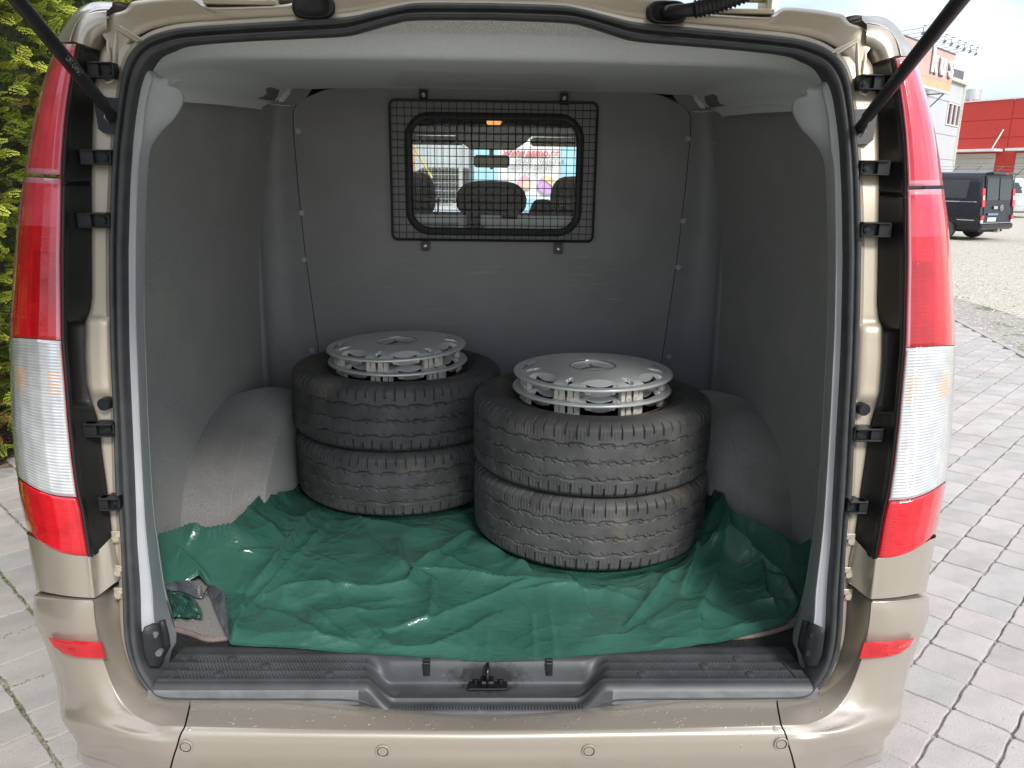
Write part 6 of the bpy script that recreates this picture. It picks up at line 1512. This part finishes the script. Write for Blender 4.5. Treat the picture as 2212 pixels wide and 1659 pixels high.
# ---- other vans. local frame: rear bumper centre at origin, nose towards +y
def other_van(name, loc, rz, body, label, cat, sx=1.0, dark=True):
    V = empty(name, (0, 0, 0), label=label, cat=cat); Wd = .975
    # body shell: cross-section (x,z) swept along y
    sec = [(.90, .32), (.96, .50), (.975, .80), (.975, 1.02), (.96, 1.25), (.915, 1.55), (.86, 1.80), (.80, 1.90), (.66, 1.955), (.35, 1.975), (0, 1.98)]
    ys = [(0.0, .97, 0), (.03, 1, 0), (.5, 1, 0), (1.6, 1, 0), (2.6, 1, 0), (3.2, 1, 0)]
    st = []
    for y, s_, _ in ys:
        half = [Vector((x*s_, y+(.10*max(0, z-.9) if y < .1 else 0), z)) for x, z in sec]; st.append([Vector((-p.x, p.y, p.z)) for p in half]+half[:-1][::-1])
    for y, zt, s_ in [(3.7, 1.62, .985), (4.15, 1.28, .97), (4.6, 1.08, .94), (4.85, .85, .88), (4.9, .5, .82)]:
        half = []
        for x, z in sec: zz = .32+(z-.32)*(zt-.32)/(1.98-.32); half.append(Vector((x*s_, y, zz)))
        st.append([Vector((-p.x, p.y, p.z)) for p in half]+half[:-1][::-1])
    v, f, sh = gsurf(st, 2, 2); o = mk('body', v, f, body, V, local=True, sharp=30)
    n1 = sh[1]; bk = [tuple(range(n1))]; g = G(); g.add(v[:n1], bk); g.build('rear_face', body, V, local=True, smooth=False)
    gls = MAT.get('dark_car_glass') or mat('dark_car_glass', (.035, .038, .042), .05, spec=.9, var=.05); red = LRED2
    g = G()
    for s_ in (-1, 1): pass
    def quad(name_, P, m, th=.006):
        g = G(); c = [Vector(p) for p in P]; n = (c[1]-c[0]).cross(c[2]-c[0]).normalized(); g.prism(c, n*th); return g.build(name_, m, V, local=True, smooth=False)
    # tailgate parts on the raked rear
    def ry(z): return -.010+.10*max(0, z-.9)
    def rear(name_, x0, x1, z0, z1, m, pr=.0, t=.02, r=.03):
        g = G(); P = [(x, ry(z)-pr, z) for x, z in rrect(x0, x1, z0, z1, r, 4)]; g.prism([Vector(p) for p in P], (0, -t, 0)); return g.build(name_, m, V, local=True, smooth=False)
    rear('rear_door', -.76, -.006, .50, 1.86, body, 0, .02, .05); rear('rear_door', .006, .76, .50, 1.86, body, 0, .02, .05)
    for a, b in ((-.70, -.03), (.03, .70)): rear('rear_window', a, b, 1.17, 1.80, gls, .021, .008, .06)
    for s_ in (-1, 1):
        a, b = sorted((s_*.80, s_*.935)); rear('tail_lamp', a, b, .98, 1.50, red, .0, .035, .03); rear('reversing_lamp', a+.03, b-.03, 1.18, 1.30, WHT, .036, .004, .01); rear('fog_lamp', a, b, .62, .74, red, .02, .03, .01); rear('lower_lamp', a+.02, b-.02, .52, .61, WHT, .02, .03, .01)
    rear('number_plate', -.55, -.05, .56, .68, mat('plate_white', (.55, .57, .62), .5) if 'plate_white' not in MAT else MAT['plate_white'], .022, .008, .005)
    rear('door_handle', -.28, -.06, .92, 1.0, CHROME, .022, .02, .02); rear('plate_lamp_bar', -.56, .0, .74, .80, MAT.get('blue_sheen') or mat('blue_sheen', (.16, .24, .40), .3), .022, .02, .01)
    g = G(); g.tube([(.20+.075*math.cos(t), ry(.95)-.024, .95+.075*math.sin(t)) for t in np.linspace(0, 6.283, 25)[:-1]], .012, 6, closed=True); g.box(.12, .28, ry(.95)-.030, ry(.95)-.020, .94, .962); g.build('badge', CHROME, V, local=True)
    g = G(); g.box(-.93, .93, -.09, .12, .34, .52, b=.04); g.build('rear_bumper', body, V, local=True); g = G(); g.box(-.85, .85, -.10, -.05, .515, .53, b=.004); g.build('bumper_strip', CHROME, V, local=True)
    g = G(); g.box(-.75, .75, -.12, .10, 1.90, 1.945, b=.012); g.build('spoiler', body, V, local=True); g = G(); g.box(-.08, .08, -.124, -.11, 1.905, 1.925); g.build('brake_lamp', red, V, local=True, smooth=False)
    # side windows and trim, following the body's section
    def sx_(z): return float(np.interp(z, [p[1] for p in sec], [p[0] for p in sec]))
    for s_ in (-1, 1):
        for y0, y1 in ((.45, 1.75), (1.85, 2.95)):
            st = [[Vector((s_*(sx_(z)+.004), y, z)) for z in (1.22, 1.35, 1.5, 1.65, 1.74)] for y in np.linspace(y0, y1, 6)]
            v, f, _ = gsurf(st, 1, 1); mk('side_window', v, f, gls, V, local=True, smooth=False)
        for z, h in ((1.12, .012), (.60, .012)):
            g = G(); g.box(s_*(sx_(z)+.002)-.006, s_*(sx_(z)+.002)+.006, .2 if z > 1 else 1.35, 3.1, z-h, z+h); g.box(s_*(sx_(z)+.002)-.006, s_*(sx_(z)+.002)+.006, .12, .62, z-h, z+h); g.build('side_trim', CHROME, V, local=True, smooth=False)
        g = G(); g.box(min(s_*.98, s_*1.16), max(s_*.98, s_*1.16), 3.15, 3.28, 1.12, 1.36, b=.04); g.build('door_mirror', body, V, local=True)
        for yy in (1.02, 4.05):
            Wh = empty('road_wheel', (0, 0, 0), V); Wh.location = (s_*.86, yy, .335); Wh.rotation_euler.y = R(90)*s_
            g = G(); g.lathe([(.21, -.10), (.30, -.10), (.33, -.08), (.335, 0), (.33, .08), (.30, .10), (.235, .105), (.225, .09), (.22, .03)], 36); g.build('tyre', TYRE, Wh, local=True)
            g = G(); g.lathe([(.01, .05), (.05, .055), (.06, .05)], 16)
            for k in range(5):
                a = 2*math.pi*k/5; d = Vector((math.cos(a), math.sin(a), 0)); n_ = Vector((-d.y, d.x, 0)); g.prism([d*.03-n_*.035+Vector((0, 0, .05)), d*.222-n_*.02+Vector((0, 0, .075)), d*.222+n_*.02+Vector((0, 0, .075)), d*.03+n_*.035+Vector((0, 0, .05))], (0, 0, -.03))
            g.tube([(.218*math.cos(t), .218*math.sin(t), .08) for t in np.linspace(0, 6.283, 37)[:-1]], .010, 6, closed=True); g.build('alloy_rim', DKG if dark else STEEL, Wh, local=True, smooth=False)
            g = G(); g.lathe([(.0, -.02), (.22, -.02)], 24); g.build('brake_disc', BLK, Wh, local=True)
            g = G(); g.lathe([(.37, -.10), (.375, .125), (.350, .125)], 28, a0=0, a1=math.pi); o = g.build('wheel_arch', BLK, V, local=True); o.location = (s_*.86, yy, .335); o.rotation_euler = (R(90), 0, R(90) if s_ > 0 else R(-90))
    g = G(); g.box(-.7, .7, .1, 4.6, .25, .36); g.build('underbody', BLK, V, local=True, smooth=False)
    g = G(); g.cyl((.25, -.02, .30), (.25, .7, .30), .07, 12); g.build('exhaust', STEEL, V, local=True)
    V.location = loc; V.rotation_euler.z = rz; return V
BLKP = mat('black_car_paint', (.010, .012, .018), .16, coat=.35, spec=.35); WHP = mat('white_car_paint', (.62, .64, .66), .2, coat=.8)
hd_ = math.atan2(.50, .86)
other_van('parked_van', (14.78, 21.95, -.01), hd_+R(2), BLKP, 'black panel van with black wheels parked on the gravel lot', 'van')
other_van('parked_van', (23.6, 38.9, -.01), R(-70), WHP, 'white van at the right edge behind the black one', 'van', dark=False)

# ================================================================== AHEAD OF THE VAN (through the windscreen)
WR = empty('ribbed_hall', (0, 19, 0), label='white hall with vertical ribs seen through the windscreen', cat='hall')
g = G(); g.box(-7, 6.5, 19.0, 24, 0, 5); g.build('wall', WCL, WR, smooth=False)
for k in range(70):
    if -14 < k-40 < 32: g = G(); g.box(-6.9+k*.16, -6.9+k*.16+.07, 18.95, 18.998, .2, 4.9); g.build('wall_rib', WCL, WR, smooth=False)
BN = empty('banner', (.9, 14, 1.5), label='blue and white advertising banner with red web address', cat='banner')
CY1 = mat('banner_cyan', (.36, .64, .76), .6); CW = mat('banner_white', (.84, .85, .83), .6); PKR = mat('banner_red_print', (.62, .16, .20), .6); GRP = mat('banner_grey_print', (.22, .24, .25), .6); PUR = mat('banner_purple_print', (.62, .34, .68), .6); ORP = mat('banner_orange_print', (.82, .62, .42), .6); PNK = mat('banner_pink_print', (.72, .42, .48), .6)
def bnr(name, u0, u1, v0, v1, y, m):
    a, b = PY(u0, v0, y), PY(u1, v1, y); g = G(); g.box(min(a.x, b.x), max(a.x, b.x), y, y+.02, min(a.z, b.z), max(a.z, b.z)); return g.build(name, m, BN, smooth=False)
bnr('banner_field', 1023.5, 1300, 300, 458, 14.04, CW); bnr('blue_band', 1024, 1075, 301, 458, 14.01, CY1); bnr('blue_band', 1214, 1258, 301, 458, 14.01, CY1); bnr('blue_band', 1076, 1213, 428, 458, 14.0, CY1); bnr('banner_post', 1013, 1023, 290, 470, 14.0, DKG)
for body, u, v, s, m, bold in [('www.asmo.ee', 1149, 337, .188, PKR, .008), ('OST - MÜÜK - VAHETUS', 1149, 352.5, .115, GRP, .0), ('KASUTATUD SÕIDUKID', 1147, 361, .082, GRP, .001), ('+372 57 17 371   +372 51 78 115', 1147, 368, .060, GRP, 0), ('E - R 9 - 17', 1140, 380, .075, GRP, 0)]:
    tv, tf = text_mesh(body, s, .002, bold, 'CENTER'); q = PY(u, v, 13.99); mk('banner_text', [(q.x+p[0], 13.99-p[2], q.z+p[1]) for p in tv], tf, m, BN, smooth=False)
def disc(u, v, r, y, m, a0=0, a1=360):
    q = PY(u, v, y); g = G(); P = [Vector((q.x+r*math.cos(R(a)), y, q.z+r*math.sin(R(a)))) for a in np.linspace(a0, a1, 24)]; g.prism(P, (0, .01, 0)); return g.build('banner_shape', m, BN, smooth=False)
disc(1180, 398, .165, 13.985, ORP, -20, 130); disc(1181, 400, .165, 13.98, PUR, 130, 330); disc(1133, 395, .13, 13.985, PNK, 0, 359); disc(1138, 400, .08, 13.98, ORP)
# wire fence, prop and car with its bonnet up
WF2 = empty('mesh_fence', (-1.2, 13, 0), label='light wire mesh fence between the car and the ribbed hall', cat='fence')
g = G(); LG = mat('fence_zinc', (.5, .52, .5), .5, metal=.5)
for k in range(40): g.cyl((-3+k*.06, 13, .1), (-3+k*.06, 13, 1.95), .003, 3)
for k in range(14): g.cyl((-3, 13, .1+k*.14), (-.62, 13, .1+k*.14), .003, 3)
g.build('mesh_wires', LG, WF2, kind='stuff')
for x in (-3, -1.8, -.62): g = G(); g.box(x-.03, x+.03, 12.98, 13.04, 0, 2.1); g.build('post', LG, WF2, smooth=False)
q0, q1 = PY(892, 316, 11.5), PY(898, 345, 11.5); g = G(); g.box(q0.x-.10, q0.x+.02, 11.5, 11.62, 0, q0.z+.6); o = g.build('timber_post', mat('orange_timber', (.50, .30, .18), .8, var=.2, vscale=8), None, smooth=False); tag(o, 'orange timber post beyond the windscreen on the left', 'post')
a, b = PY(897, 322, 11.3), PY(926, 372, 11.3); g = G(); g.cyl(a+(a-b)*.1, b+(b-a)*.25, .016, 8); o = g.build('yellow_prop', mat('yellow_paint', (.60, .45, .12), .5), None); tag(o, 'thin yellow prop leaning against the timber post', 'prop')
def bonnet_car():
    q = PY(975, 440, 15.6); V = empty('broken_car', (q.x, 15.6, 0), label='silver car with its bonnet raised ahead of the van', cat='car')
    SP_ = mat('silver_car_paint', (.40, .43, .46), .3, metal=.6, coat=.6); DK = mat('engine_dark', (.14, .145, .15), .6, var=.5, vscale=30); EN = mat('engine_parts', (.42, .38, .30), .6, var=.6, vscale=25)
    x0 = -.15
    st = [[Vector((x0+x*w, y, z-.05*abs(x)**4)) for x in np.linspace(-1, 1, 9)] for y, z, w in [(0, .45, .78), (-.02, .75, .83), (.05, .98, .85), (.12, 1.02, .86)]]
    v, f, _ = gsurf(st, 3, 2); mk('front_end', v, f, SP_, V, local=True)
    for s_ in (-1, 1):
        st = [[Vector((x0+s_*(.86-.18*t), y, 1.02+.04*math.sin(t*3)-(0 if y < 1.2 else 0))) for t in (0, .5, 1)] for y in (.10, .5, 1.0, 1.3)]; v, f, _ = gsurf(st, 2, 2); mk('wing', v, f, SP_, V, local=True)
        g = G(); g.box(x0+s_*.86-.02, x0+s_*.86+.02, .1, 4.2, .3, 1.02, b=.02); g.build('car_side', SP_, V, local=True)
        g = G(); g.box(min(x0+s_*.45, x0+s_*.80), max(x0+s_*.45, x0+s_*.80), -.05, .1, .78, .93, b=.03); g.build('headlight', LCLR, V, local=True)
    g = G(); g.box(x0-.68, x0+.68, .15, 1.1, .5, .92); g.build('engine_bay', DK, V, local=True, smooth=False)
    g = G(); rr_ = random.Random(3)
    for k in range(26): x, y = x0+rr_.uniform(-.6, .6), rr_.uniform(.15, .9); s_ = rr_.uniform(.03, .10); g.box(x-s_, x+s_, y-s_, y+s_, .9, .96+rr_.uniform(0, .12), b=.015)
    g.build('engine_pieces', EN, V, local=True, kind='stuff')
    st = [[Vector((x0+x*.72*w, y+.0, z)) for x in np.linspace(-1, 1, 9)] for y, z, w in [(1.15, 1.06, 1.0), (1.0, 1.30, 1.0), (.82, 1.56, .97), (.66, 1.74, .86), (.6, 1.81, .62)]]
    for r in st:
        for i, p in enumerate(r): p.y += .05*(abs(i-4)/4)**2
    v, f, _ = gsurf(st, 3, 2); o = mk('bonnet', v, f, DK, V, local=True); md = o.modifiers.new('s', 'SOLIDIFY'); md.thickness = .03
    g = G(); g.add([(x0-.72, 1.35, 1.02), (x0+.72, 1.35, 1.02), (x0+.60, 2.1, 1.45), (x0-.60, 2.1, 1.45)], [(0, 1, 2, 3)]); g.build('windscreen', GLASS, V, local=True, smooth=False)
    g = G(); g.box(x0-.62, x0+.62, 2.1, 3.6, 1.38, 1.46, b=.03); g.box(x0-.85, x0+.85, 1.3, 4.3, .3, .95, b=.05); g.build('car_shell', SP_, V, local=True)
    for s_ in (-1, 1): 
        g = G(); g.lathe([(.1, -.09), (.3, -.09), (.31, 0), (.3, .09), (.1, .09)], 24); o = g.build('road_wheel', TYRE, V, local=True); o.rotation_euler.y = R(90); o.location = (x0+s_*.76, .85, .31)
bonnet_car()
# rain drops standing on the bumper ledge
DRP = mat('wet_paint_drop', (.36, .31, .245), .22, metal=.3, coat=.6, var=.02)
dv, df = [], []; rng = np.random.default_rng(77); dg = bpy.context.evaluated_depsgraph_get(); bpy.context.view_layer.update()
bc = [o for o in BU.children if o.name.startswith('bumper_c')]
for k in range(260):
    u = rng.uniform(330, 1790); ve = float(np.interp(abs(u-1053), [0, 235, 300, 650], [1541, 1536, 1520, 1512])); v = rng.uniform(ve+5, 1577 if rng.random() < .93 else 1650)
    d = ray(u, v).normalized(); hit = None
    for o in bc:
        mi = o.matrix_world.inverted(); ok, loc, nrm, _ = o.ray_cast(mi @ Vector((CX, CY, CZ)), mi.to_3x3() @ d)
        if ok: hit = (o.matrix_world @ loc, (o.matrix_world.to_3x3() @ nrm).normalized()); break
    if not hit: continue
    p, n_ = hit
    if n_.dot(d) > 0: n_ = -n_
    r = .0007+.0035*rng.random()**5 if rng.random() < .93 else rng.uniform(.003, .006); t1 = n_.orthogonal().normalized(); t2 = n_.cross(t1); a0 = rng.uniform(0, 6.28); el = rng.uniform(1, 1.7); base = len(dv); m_ = 10; hh = min(r*.30, .0007)
    for ring, hz in ((1, 0), (.85, .6), (.5, .93)):
        for q in range(m_):
            a = 2*math.pi*q/m_; w_ = 1+.22*math.sin(2*a+a0)+.12*math.sin(3*a+2*a0); P = p+t1*(math.cos(a)*r*ring*w_*el)+t2*(math.sin(a)*r*ring*w_)+n_*hh*hz; dv.append(P)
    dv.append(p+n_*hh)
    for i in range(2):
        for q in range(m_): df.append((base+i*m_+q, base+i*m_+(q+1) % m_, base+(i+1)*m_+(q+1) % m_, base+(i+1)*m_+q))
    for q in range(m_): df.append((base+2*m_+q, base+2*m_+(q+1) % m_, base+3*m_))
mk('water_drops', V3(dv), df, DRP, BU, kind='stuff')
